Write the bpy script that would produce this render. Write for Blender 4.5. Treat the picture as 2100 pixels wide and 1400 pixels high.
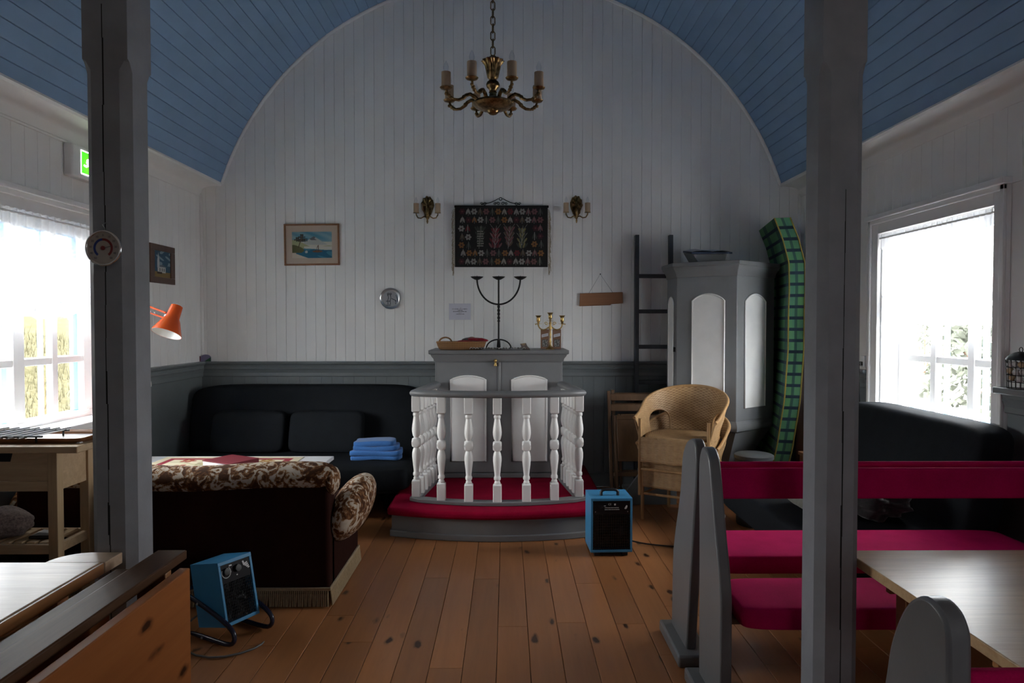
import bpy, math, random
import numpy as np
from mathutils import Vector, Matrix, Euler

random.seed(7)
rng = np.random.default_rng(7)
scene = bpy.context.scene
for o in list(bpy.data.objects):
    bpy.data.objects.remove(o)
col = scene.collection
PI = math.pi

# ------------------------------------------------------------------ camera
cam_d = bpy.data.cameras.new('camera')
cam_d.sensor_width = 36.0
cam_d.lens = 24.0
cam_d.clip_start = 0.05
cam_d.clip_end = 300
cam = bpy.data.objects.new('camera', cam_d)
col.objects.link(cam)
cam.location = (0, 0, 1.5)
cam.rotation_euler = (PI / 2 - math.atan(34 / 1400), 0, -math.atan(11 / 1400))
scene.camera = cam

# ------------------------------------------------------------------ sky, daylight, exposure
world = bpy.data.worlds.new('overcast_sky')
scene.world = world
world.use_nodes = True
bg = world.node_tree.nodes['Background']
bg.inputs['Color'].default_value = (0.99, 0.98, 0.972, 1)
bg.inputs['Strength'].default_value = 7.0
scene.view_settings.view_transform = 'Standard'
scene.view_settings.look = 'None'
scene.view_settings.gamma = 1.0
scene.view_settings.use_curve_mapping = False
scene.view_settings.exposure = 2.28
scene.cycles.max_bounces = 10
scene.cycles.diffuse_bounces = 6
scene.cycles.transparent_max_bounces = 16
scene.cycles.sample_clamp_indirect = 4.0

# the two windows, as openings through which the sky lights the room
XL, XR, YB, YF = -2.82, 2.72, 6.32, -1.5
WIN_L = (3.42, 4.90, 0.86, 2.16)      # y0, y1, z0, z1
WIN_R = (3.77, 4.95, 0.86, 2.16)
FILL_OPENING = (0.60, 1.45, 0.95, 1.85)     # x0, x1, z0, z1 of an unseen opening added behind the camera as fill light
for nm, x, w, s in (('daylight_portal_west', XL - 0.22, WIN_L, 1), ('daylight_portal_east', XR + 0.22, WIN_R, -1)):
    ld = bpy.data.lights.new(nm, 'AREA')
    ld.shape = 'RECTANGLE'
    ld.size = w[3] - w[2]
    ld.size_y = w[1] - w[0]
    ld.cycles.is_portal = True
    lo = bpy.data.objects.new(nm, ld)
    col.objects.link(lo)
    lo.location = (x, (w[0] + w[1]) / 2, (w[2] + w[3]) / 2)
    lo.rotation_euler = (0, -s * PI / 2, 0)

ld = bpy.data.lights.new('daylight_portal_fill', 'AREA')  # portal for the added fill opening behind the camera
ld.shape = 'RECTANGLE'
ld.size = FILL_OPENING[1] - FILL_OPENING[0]
ld.size_y = FILL_OPENING[3] - FILL_OPENING[2]
ld.cycles.is_portal = True
lo = bpy.data.objects.new('daylight_portal_fill', ld)
col.objects.link(lo)
lo.location = ((FILL_OPENING[0] + FILL_OPENING[1]) / 2, YF - .12, (FILL_OPENING[2] + FILL_OPENING[3]) / 2)
lo.rotation_euler = (PI / 2, 0, 0)

# ------------------------------------------------------------------ mesh builder
class MB:
    def __init__(self):
        self.v, self.f, self.uv = [], [], {}
    def add(self, vs, fs):
        b = len(self.v)
        self.v += [tuple(p) for p in vs]
        self.f += [tuple(i + b for i in f) for f in fs]
        return self
    def box(self, x0, x1, y0, y1, z0, z1):
        vs = [(x, y, z) for z in (z0, z1) for y in (y0, y1) for x in (x0, x1)]
        return self.add(vs, [(0, 2, 3, 1), (4, 5, 7, 6), (0, 1, 5, 4), (2, 6, 7, 3), (0, 4, 6, 2), (1, 3, 7, 5)])
    def prism(self, poly, axis, a0, a1):
        """poly: 2d points in the two other axes (x: y,z; y: x,z; z: x,y), extruded from a0 to a1"""
        n = len(poly)
        def P(p, a):
            return (a, p[0], p[1]) if axis == 'x' else (p[0], a, p[1]) if axis == 'y' else (p[0], p[1], a)
        ar = sum(poly[i][0] * poly[(i + 1) % n][1] - poly[(i + 1) % n][0] * poly[i][1] for i in range(n))
        flip = (ar > 0) == (axis == 'y')
        if flip:
            poly = poly[::-1]
        vs = [P(p, a0) for p in poly] + [P(p, a1) for p in poly]
        fs = [tuple(range(n - 1, -1, -1)), tuple(range(n, 2 * n))]
        fs += [(i, (i + 1) % n, n + (i + 1) % n, n + i) for i in range(n)]
        return self.add(vs, fs)
    def loft(self, rings, cap=True, closed=False):
        n = len(rings[0])
        vs = [p for r in rings for p in r]
        fs = []
        m = len(rings)
        for j in range(m if closed else m - 1):
            a, b = j * n, ((j + 1) % m) * n
            fs += [(a + i, a + (i + 1) % n, b + (i + 1) % n, b + i) for i in range(n)]
        if cap and not closed:
            fs += [tuple(range(n - 1, -1, -1)), tuple(range((m - 1) * n, m * n))]
        return self.add(vs, fs)
    def tube(self, pts, r, n=8, closed=False, rfun=None):
        pts = [Vector(p) for p in pts]
        m = len(pts)
        rings, up = [], None
        for i, p in enumerate(pts):
            if closed:
                t = pts[(i + 1) % m] - pts[i - 1]
            else:
                t = pts[min(i + 1, m - 1)] - pts[max(i - 1, 0)]
            t.normalize()
            if up is None:
                up = Vector((0, 0, 1)) if abs(t.z) < 0.9 else Vector((1, 0, 0))
            u = (up - t * up.dot(t))
            if u.length < 1e-4:
                u = Vector((1, 0, 0)) - t * t.x
            u.normalize()
            up = u
            w = t.cross(u)
            rr = rfun(i / max(1, m - 1)) if rfun else r
            rings.append([tuple(p + u * rr * math.cos(2 * PI * k / n) + w * rr * math.sin(2 * PI * k / n)) for k in range(n)])
        return self.loft(rings, cap=not closed, closed=closed)
    def lathe(self, prof, n=20, o=(0, 0, 0), d=None, sx=1, sy=1):
        """prof: (r, h) up along z from o (or along d)"""
        R = Vector((0, 0, 1)).rotation_difference(Vector(d)).to_matrix() if d is not None else Matrix.Identity(3)
        rings = []
        for r, h in prof:
            rings.append([tuple(Vector(o) + R @ Vector((r * sx * math.cos(2 * PI * k / n), r * sy * math.sin(2 * PI * k / n), h))) for k in range(n)])
        return self.loft(rings)
    def ball(self, c, rx, ry, rz, n=16, m=10, R=None, fun=None):
        R = R or Matrix.Identity(3)
        rings = []
        for j in range(m + 1):
            a = -PI / 2 + PI * j / m
            ring = []
            for k in range(n):
                b = 2 * PI * k / n
                q = Vector((math.cos(a) * math.cos(b), math.cos(a) * math.sin(b), math.sin(a)))
                s = fun(q) if fun else 1
                ring.append(tuple(Vector(c) + R @ Vector((q.x * rx * s, q.y * ry * s, q.z * rz * s))))
            rings.append(ring)
        return self.loft(rings)
    def grid(self, fn, nu, nv, keep=None, wrap=False):
        """fn(u,v)->point for u,v in 0..1, keeps uv"""
        b = len(self.v)
        for j in range(nv + 1):
            for i in range(nu + 1):
                u, v = i / nu, j / nv
                self.uv[len(self.v)] = (u, v)
                self.v.append(tuple(fn(u, v)))
        for j in range(nv):
            for i in range(nu):
                if keep and not keep((i + .5) / nu, (j + .5) / nv):
                    continue
                a = b + j * (nu + 1) + i
                self.f.append((a, a + 1, a + nu + 2, a + nu + 1))
        return self
    def pillow(self, x0, x1, y0, y1, z0, z1, e=0.35, n=18, m=12, sag=None):
        """soft rounded box (superellipsoid)"""
        c = ((x0 + x1) / 2, (y0 + y1) / 2, (z0 + z1) / 2)
        h = ((x1 - x0) / 2, (y1 - y0) / 2, (z1 - z0) / 2)
        sp = lambda w, p: math.copysign(abs(w) ** p, w)
        rings = []
        for j in range(m + 1):
            a = -PI / 2 + PI * j / m
            ring = []
            for k in range(n):
                b = 2 * PI * k / n
                p = [c[0] + h[0] * sp(math.cos(a), e) * sp(math.cos(b), e),
                     c[1] + h[1] * sp(math.cos(a), e) * sp(math.sin(b), e),
                     c[2] + h[2] * sp(math.sin(a), e)]
                if sag:
                    p = sag(p)
                ring.append(tuple(p))
            rings.append(ring)
        return self.loft(rings)

ORG = {}
def mesh_from(mb, name, org=Vector((0, 0, 0)), smooth=None):
    me = bpy.data.meshes.new(name)
    me.from_pydata([(v[0] - org.x, v[1] - org.y, v[2] - org.z) for v in mb.v], [], mb.f)
    if mb.uv:
        uvl = me.uv_layers.new(name='UVMap')
        for lp in me.loops:
            uvl.data[lp.index].uv = mb.uv.get(lp.vertex_index, (0, 0))
    if smooth is not None:
        me.polygons.foreach_set('use_smooth', [True] * len(me.polygons))
        if smooth < 180:
            me.set_sharp_from_angle(angle=math.radians(smooth))
    me.update()
    return me

def obj(name, mb, m, parent=None, smooth=None, bevel=0, seg=2, label=None, solid=0, sub=0, kind=None):
    org = ORG.get(parent, Vector((0, 0, 0)))
    me = mesh_from(mb, name, org, smooth)
    me.materials.append(M[m] if isinstance(m, str) else m)
    o = bpy.data.objects.new(name, me)
    col.objects.link(o)
    if parent is not None:
        o.parent = parent
    ORG[o] = org
    if solid:
        md = o.modifiers.new('solid', 'SOLIDIFY'); md.thickness = solid; md.offset = 0
    if bevel:
        md = o.modifiers.new('bevel', 'BEVEL'); md.width = bevel; md.segments = seg; md.limit_method = 'ANGLE'
        md.angle_limit = math.radians(40)
        if smooth is None:
            me.polygons.foreach_set('use_smooth', [True] * len(me.polygons))
            me.set_sharp_from_angle(angle=math.radians(45))
    if sub:
        md = o.modifiers.new('sub', 'SUBSURF'); md.levels = sub; md.render_levels = sub
    if label:
        o['label'] = label
    if kind:
        o['kind'] = kind
    return o

def tag(o, label, cat, group=None):
    o['label'] = label
    o['category'] = cat
    if group:
        o['group'] = group
    return o

def thing(name, label, cat, loc=(0, 0, 0), rz=0, group=None, local=False):
    """an Empty at the thing's base; children give world coordinates unless local"""
    o = bpy.data.objects.new(name, None)
    o.empty_display_size = 0.05
    col.objects.link(o)
    o.location = loc
    o.rotation_euler = (0, 0, rz)
    ORG[o] = Vector((0, 0, 0)) if local else Vector(loc)
    return tag(o, label, cat, group)

def solo(name, mb, m, label, cat, loc, group=None, **kw):
    """a thing that is one mesh (mb in world coordinates), origin at loc"""
    dummy = object()
    ORG[dummy] = Vector(loc)
    me = mesh_from(mb, name, Vector(loc), kw.pop('smooth', None))
    me.materials.append(M[m] if isinstance(m, str) else m)
    o = bpy.data.objects.new(name, me)
    col.objects.link(o)
    o.location = loc
    ORG[o] = Vector(loc)
    b = kw.pop('bevel', 0)
    if b:
        md = o.modifiers.new('bevel', 'BEVEL'); md.width = b; md.segments = 2; md.limit_method = 'ANGLE'
    s = kw.pop('sub', 0)
    if s:
        md = o.modifiers.new('sub', 'SUBSURF'); md.levels = s; md.render_levels = s
    return tag(o, label, cat, group)

def inst(src, parent, loc, rot=(0, 0, 0), name=None, scale=None):
    """another object with the same mesh; loc is local to the parent"""
    o = src.copy()
    if name:
        o.name = name
    col.objects.link(o)
    o.parent = parent
    o.location = loc
    o.rotation_euler = rot
    if scale:
        o.scale = scale
    ORG[o] = ORG.get(src, Vector((0, 0, 0)))
    return o

def copy_tree(o, parent=None):
    c = o.copy()
    col.objects.link(c)
    c.parent = parent
    for ch in list(o.children):
        copy_tree(ch, c)
    return c

def structure(o):
    o['kind'] = 'structure'
    return o

def arc(cx, cy, r, a0, a1, n):
    return [(cx + r * math.cos(a0 + (a1 - a0) * i / n), cy + r * math.sin(a0 + (a1 - a0) * i / n)) for i in range(n + 1)]

def arch_poly(x0, x1, z0, z1, rise, n=10):
    """panel outline with a segmental arched head; z1 is the crown"""
    h = (x1 - x0) / 2
    if rise <= 0:
        return [(x0, z0), (x1, z0), (x1, z1), (x0, z1)]
    r = (h * h + rise * rise) / (2 * rise)
    a = math.asin(min(1, h / r))
    top = [((x0 + x1) / 2 + r * math.sin(t), z1 - r + r * math.cos(t)) for t in [a - 2 * a * i / n for i in range(n + 1)]]
    return [(x0, z0), (x1, z0)] + top

def text_mesh(body, size, name='text'):
    cu = bpy.data.curves.new(name, 'FONT')
    cu.body = body
    cu.size = size
    cu.align_x = 'CENTER'
    cu.align_y = 'CENTER'
    cu.extrude = 0.0003
    t = bpy.data.objects.new(name, cu)
    col.objects.link(t)
    dg = bpy.context.evaluated_depsgraph_get()
    me = bpy.data.meshes.new_from_object(t.evaluated_get(dg))
    bpy.data.objects.remove(t)
    me.name = name
    return me

# ------------------------------------------------------------------ materials
M = {}
def new_mat(name):
    m = bpy.data.materials.new(name)
    m.use_nodes = True
    nt = m.node_tree
    b = nt.nodes['Principled BSDF']
    M[name] = m
    return m, nt, b
def N(nt, t, **kw):
    n = nt.nodes.new(t)
    for k, v in kw.items():
        if k in n.inputs.keys():
            n.inputs[k].default_value = v
        else:
            setattr(n, k, v)
    return n
def rgba(c):
    return (c[0], c[1], c[2], 1)
def ramp(nt, stops, fac):
    r = nt.nodes.new('ShaderNodeValToRGB')
    e = r.color_ramp.elements
    while len(e) < len(stops):
        e.new(0.5)
    for i, (p, c) in enumerate(stops):
        e[i].position = p
        e[i].color = rgba(c) if not isinstance(c, (int, float)) else (c, c, c, 1)
    nt.links.new(fac, r.inputs['Fac'])
    return r.outputs['Color']
def bump(nt, b, height, strength=0.2, dist=0.01):
    n = nt.nodes.new('ShaderNodeBump')
    n.inputs['Strength'].default_value = strength
    n.inputs['Distance'].default_value = dist
    nt.links.new(height, n.inputs['Height'])
    nt.links.new(n.outputs['Normal'], b.inputs['Normal'])
def coords(nt, scale=(1, 1, 1), rnd=True, kind='Object'):
    tc = nt.nodes.new('ShaderNodeTexCoord')
    mp = nt.nodes.new('ShaderNodeMapping')
    mp.inputs['Scale'].default_value = scale
    src = tc.outputs[kind]
    if rnd:
        oi = nt.nodes.new('ShaderNodeObjectInfo')
        mu = nt.nodes.new('ShaderNodeVectorMath'); mu.operation = 'MULTIPLY_ADD'
        cb = nt.nodes.new('ShaderNodeCombineXYZ')
        for k in range(3):
            nt.links.new(oi.outputs['Random'], cb.inputs[k])
        nt.links.new(cb.outputs[0], mu.inputs[0])
        mu.inputs[1].default_value = (37.0, 91.0, 53.0)
        nt.links.new(src, mu.inputs[2])
        src = mu.outputs[0]
    nt.links.new(src, mp.inputs['Vector'])
    return mp.outputs['Vector']
def mixc(nt, fac, a, b, mode='MIX'):
    n = nt.nodes.new('ShaderNodeMix')
    n.data_type = 'RGBA'
    n.blend_type = mode
    for i, s in ((0, fac), (6, a), (7, b)):
        if isinstance(s, bpy.types.NodeSocket):
            nt.links.new(s, n.inputs[i])
        elif isinstance(s, (int, float)):
            n.inputs[i].default_value = s
        else:
            n.inputs[i].default_value = rgba(s)
    return n.outputs[2]
def noise(nt, vec, scale, detail=4, rough=0.55, dist=0):
    n = nt.nodes.new('ShaderNodeTexNoise')
    n.inputs['Scale'].default_value = scale
    n.inputs['Detail'].default_value = detail
    n.inputs['Roughness'].default_value = rough
    n.inputs['Distortion'].default_value = dist
    nt.links.new(vec, n.inputs['Vector'])
    return n.outputs['Fac']

def paint(name, c, rough=0.5, var=0.08, scale=6, bs=0.12, chips=None):
    m, nt, b = new_mat(name)
    v = coords(nt)
    n = noise(nt, v, scale, 5)
    c0 = tuple(x * (1 - var) for x in c)
    c1 = tuple(min(1, x * (1 + var)) for x in c)
    cc = ramp(nt, [(0.3, c0), (0.7, c1)], n)
    if chips:
        k = noise(nt, v, 55, 3)
        cc = mixc(nt, ramp(nt, [(0.70, 0.0), (0.73, 1.0)], k), cc, chips)
    nt.links.new(cc, b.inputs['Base Color'])
    b.inputs['Roughness'].default_value = rough
    bump(nt, b, noise(nt, v, scale * 14, 3), bs, 0.002)
    return m
def plain(name, c, rough=0.5, metal=0.0, spec=None, emit=0):
    m, nt, b = new_mat(name)
    b.inputs['Base Color'].default_value = rgba(c)
    b.inputs['Roughness'].default_value = rough
    b.inputs['Metallic'].default_value = metal
    if spec is not None:
        b.inputs['Specular IOR Level'].default_value = spec
    if emit:
        b.inputs['Emission Color'].default_value = rgba(c)
        b.inputs['Emission Strength'].default_value = emit
    return m
def fabric(name, c, rough=0.9, var=0.25, scale=180, bs=0.35, sheen=0.2):
    m, nt, b = new_mat(name)
    v = coords(nt)
    n = noise(nt, v, scale, 4, 0.7)
    n2 = noise(nt, v, 9, 3)
    cc = ramp(nt, [(0.3, tuple(x * (1 - var) for x in c)), (0.7, tuple(x * (1 + var) for x in c))], n)
    cc = mixc(nt, 0.35, cc, ramp(nt, [(0.3, tuple(x * .7 for x in c)), (0.7, tuple(x * 1.25 for x in c))], n2))
    nt.links.new(cc, b.inputs['Base Color'])
    b.inputs['Roughness'].default_value = rough
    b.inputs['Specular IOR Level'].default_value = 0.06
    b.inputs['Sheen Weight'].default_value = sheen
    bump(nt, b, n, bs, 0.003)
    return m
def wood(name, c, dark, axis='y', rough=0.4, knots=0.0, grain=18, coat=0.0, var=0.25, bs=0.06):
    """grain runs along the local axis; knots 0..1"""
    m, nt, b = new_mat(name)
    s = {'x': (0.07, 1, 1), 'y': (1, 0.07, 1), 'z': (1, 1, 0.07)}[axis]
    v = coords(nt, s)
    g = noise(nt, v, grain, 6, 0.6, 1.2)
    g2 = noise(nt, v, grain * 6, 3, 0.6)
    c_hi = tuple(min(1, x * (1 + var)) for x in c)
    mid = tuple((a + d) / 2 for a, d in zip(c, dark))
    cc = ramp(nt, [(0.25, mid), (0.48, c), (0.7, c_hi)], g)
    cc = mixc(nt, 0.25, cc, ramp(nt, [(0.35, dark), (0.6, c)], g2))
    oi = nt.nodes.new('ShaderNodeObjectInfo')
    cc = mixc(nt, 0.55, cc, mixc(nt, oi.outputs['Random'], tuple(x * .72 for x in c), tuple(min(1, x * 1.25) for x in c)), 'MIX') if knots else cc
    if knots:
        s2 = {'x': (0.42, 1, 1), 'y': (1, 0.42, 1), 'z': (1, 1, 0.42)}[axis]
        v2 = coords(nt, s2)
        vo = nt.nodes.new('ShaderNodeTexVoronoi')
        vo.inputs['Scale'].default_value = 8.5
        wv = nt.nodes.new('ShaderNodeVectorMath'); wv.operation = 'ADD'
        nz = nt.nodes.new('ShaderNodeTexNoise'); nz.inputs['Scale'].default_value = 25
        nt.links.new(v2, nz.inputs['Vector'])
        sc = nt.nodes.new('ShaderNodeVectorMath'); sc.operation = 'SCALE'; sc.inputs['Scale'].default_value = 0.03
        nt.links.new(nz.outputs['Color'], sc.inputs[0])
        nt.links.new(v2, wv.inputs[0]); nt.links.new(sc.outputs[0], wv.inputs[1])
        nt.links.new(wv.outputs[0], vo.inputs['Vector'])
        gate = nt.nodes.new('ShaderNodeMath'); gate.operation = 'LESS_THAN'
        sep = nt.nodes.new('ShaderNodeSeparateColor')
        nt.links.new(vo.outputs['Color'], sep.inputs[0])
        nt.links.new(sep.outputs[0], gate.inputs[0]); gate.inputs[1].default_value = knots
        k = ramp(nt, [(0.095, 1.0), (0.125, 0.5), (0.19, 0.0)], vo.outputs['Distance'])
        mu = nt.nodes.new('ShaderNodeMath'); mu.operation = 'MULTIPLY'
        nt.links.new(k, mu.inputs[0]); nt.links.new(gate.outputs[0], mu.inputs[1])
        cc = mixc(nt, mu.outputs[0], cc, tuple(x * .22 for x in dark))
    nt.links.new(cc, b.inputs['Base Color'])
    b.inputs['Roughness'].default_value = rough
    b.inputs['Coat Weight'].default_value = coat
    b.inputs['Coat Roughness'].default_value = 0.12
    bump(nt, b, g2, bs, 0.002)
    return m

WHITE = (0.80, 0.795, 0.785)
paint('white_wall', WHITE, 0.55, 0.03, 3, 0.06)
paint('white_gloss', (0.78, 0.775, 0.76), 0.32, 0.04, 8, 0.08)
paint('white_frame', (0.82, 0.82, 0.82), 0.4, 0.03, 6, 0.05)
paint('blue_ceiling', (0.225, 0.36, 0.55), 0.6, 0.07, 3, 0.08)
paint('grey_dado', (0.155, 0.175, 0.185), 0.42, 0.06, 5, 0.08)
paint('grey_paint', (0.175, 0.18, 0.188), 0.42, 0.06, 5, 0.1)
paint('grey_post', (0.24, 0.25, 0.275), 0.45, 0.1, 9, 0.2)
paint('grey_pew', (0.145, 0.15, 0.16), 0.35, 0.07, 5, 0.12)
paint('ladder_paint', (0.045, 0.05, 0.06), 0.6, 0.2, 9, 0.1)
paint('pale_ground', (0.46, 0.45, 0.43), 0.9, 0.25, 30, 0.5)  # pale tone so the ground bounces daylight in through the windows
paint('blue_outer', (0.16, 0.36, 0.58), 0.5, 0.05, 5, 0.05)
paint('heater_blue', (0.045, 0.24, 0.46), 0.35, 0.05, 10, 0.05)
plain('black', (0.008, 0.008, 0.01), 0.45)
plain('black_gloss', (0.006, 0.006, 0.009), 0.2)
plain('iron', (0.012, 0.012, 0.013), 0.6, 0.3)
plain('dark_gap', (0.01, 0.01, 0.01), 0.9)
plain('steel', (0.55, 0.55, 0.56), 0.3, 0.9)
plain('white_print', (0.62, 0.62, 0.62), 0.6)
plain('cream_sleeve', (0.46, 0.33, 0.22), 0.6)
plain('paper', (0.72, 0.72, 0.78), 0.8)
plain('book_red', (0.14, 0.004, 0.014), 0.7)
plain('book_blue', (0.012, 0.03, 0.075), 0.5)
plain('orange_enamel', (0.72, 0.10, 0.018), 0.22)
plain('white_enamel', (0.8, 0.78, 0.74), 0.35)
plain('white_cable', (0.75, 0.74, 0.72), 0.5)
plain('ink', (0.09, 0.09, 0.11), 0.8)
plain('dial_blue', (0.02, 0.05, 0.25), 0.5)
plain('dial_red', (0.2, 0.02, 0.02), 0.5)
fabric('red_carpet', (0.26, 0.003, 0.026), 0.97, 0.3, 220, 0.5, 0.0)
fabric('pew_velvet', (0.46, 0.006, 0.09), 0.9, 0.18, 260, 0.3, 0.0)
fabric('navy_futon', (0.013, 0.015, 0.018), 0.85, 0.2, 160, 0.3, 0.0)
fabric('navy_cushion', (0.014, 0.016, 0.019), 0.85, 0.2, 160, 0.3, 0.0)
fabric('brown_velvet', (0.022, 0.007, 0.005), 0.9, 0.25, 150, 0.2, 0.0)
fabric('blue_cloth', (0.05, 0.16, 0.42), 0.9, 0.15, 120, 0.3, 0.2)
fabric('coat_black', (0.025, 0.025, 0.026), 0.7, 0.3, 60, 0.5, 0.2)
fabric('bag_grey', (0.17, 0.175, 0.155), 0.6, 0.3, 40, 0.4, 0.2)
fabric('white_crochet', (0.62, 0.60, 0.58), 0.9, 0.2, 200, 0.8, 0.2)
fabric('knit_multi', (0.17, 0.13, 0.12), 0.9, 0.9, 90, 0.8, 0.2)
fabric('mitten_red', (0.20, 0.008, 0.02), 0.9, 0.3, 120, 0.5, 0.2)
fabric('mitten_grey', (0.07, 0.065, 0.065), 0.9, 0.4, 120, 0.5, 0.2)
fabric('fringe_cream', (0.30, 0.22, 0.13), 0.9, 0.3, 60, 0.4, 0.2)
fabric('tassel', (0.36, 0.30, 0.22), 0.9, 0.3, 60, 0.4, 0.2)
wood('floor_pine', (0.36, 0.145, 0.052), (0.19, 0.058, 0.017), 'y', 0.4, 0.85, 10, 0.08, 0.25)
wood('table_pine', (0.50, 0.34, 0.19), (0.30, 0.16, 0.065), 'x', 0.3, 0.0, 14, 0.0, 0.2)
wood('leaf_pine', (0.40, 0.14, 0.04), (0.22, 0.058, 0.013), 'y', 0.5, 0.8, 8, 0.0)
wood('dark_pine', (0.11, 0.055, 0.028), (0.05, 0.022, 0.01), 'y', 0.5, 0.0, 12, 0.0)
wood('glossy_top', (0.42, 0.31, 0.22), (0.28, 0.19, 0.12), 'x', 0.3, 0.0, 14, 0.0)
M['glossy_top'].node_tree.nodes['Principled BSDF'].inputs['Specular IOR Level'].default_value = 0.12
for _n in ('dark_pine', 'leaf_pine'):
    M[_n].node_tree.nodes['Principled BSDF'].inputs['Specular IOR Level'].default_value = 0.1
M['table_pine'].node_tree.nodes['Principled BSDF'].inputs['Specular IOR Level'].default_value = 0.38
wood('edge_wood', (0.36, 0.16, 0.055), (0.2, 0.07, 0.02), 'y', 0.4, 0.0, 12, 0.1)
wood('birch', (0.50, 0.36, 0.215), (0.36, 0.23, 0.12), 'x', 0.45, 0.0, 16)
wood('birch_leg', (0.48, 0.345, 0.20), (0.34, 0.22, 0.11), 'z', 0.45, 0.0, 16)
wood('frame_wood', (0.24, 0.10, 0.04), (0.12, 0.045, 0.015), 'x', 0.35, 0.0, 20)
wood('frame_dark', (0.09, 0.035, 0.018), (0.04, 0.015, 0.008), 'z', 0.35, 0.0, 20)
wood('sign_wood', (0.24, 0.105, 0.045), (0.07, 0.025, 0.01), 'x', 0.5, 0.5, 12)
wood('beech', (0.12, 0.062, 0.028), (0.06, 0.028, 0.012), 'z', 0.45, 0.0, 18)
wood('pole_brown', (0.12, 0.055, 0.03), (0.05, 0.02, 0.01), 'z', 0.4, 0.0, 18)
wood('cane', (0.42, 0.25, 0.11), (0.24, 0.12, 0.045), 'z', 0.4, 0.0, 20)
def brass(name, c, rough, dirt):
    m, nt, b = new_mat(name)
    v = coords(nt)
    n = noise(nt, v, 40, 4)
    nt.links.new(ramp(nt, [(0.35, tuple(x * dirt for x in c)), (0.6, c)], n), b.inputs['Base Color'])
    b.inputs['Metallic'].default_value = 1.0
    b.inputs['Roughness'].default_value = rough
brass('brass', (0.62, 0.42, 0.16), 0.28, 0.5)
brass('old_brass', (0.34, 0.22, 0.10), 0.32, 0.3)

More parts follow.
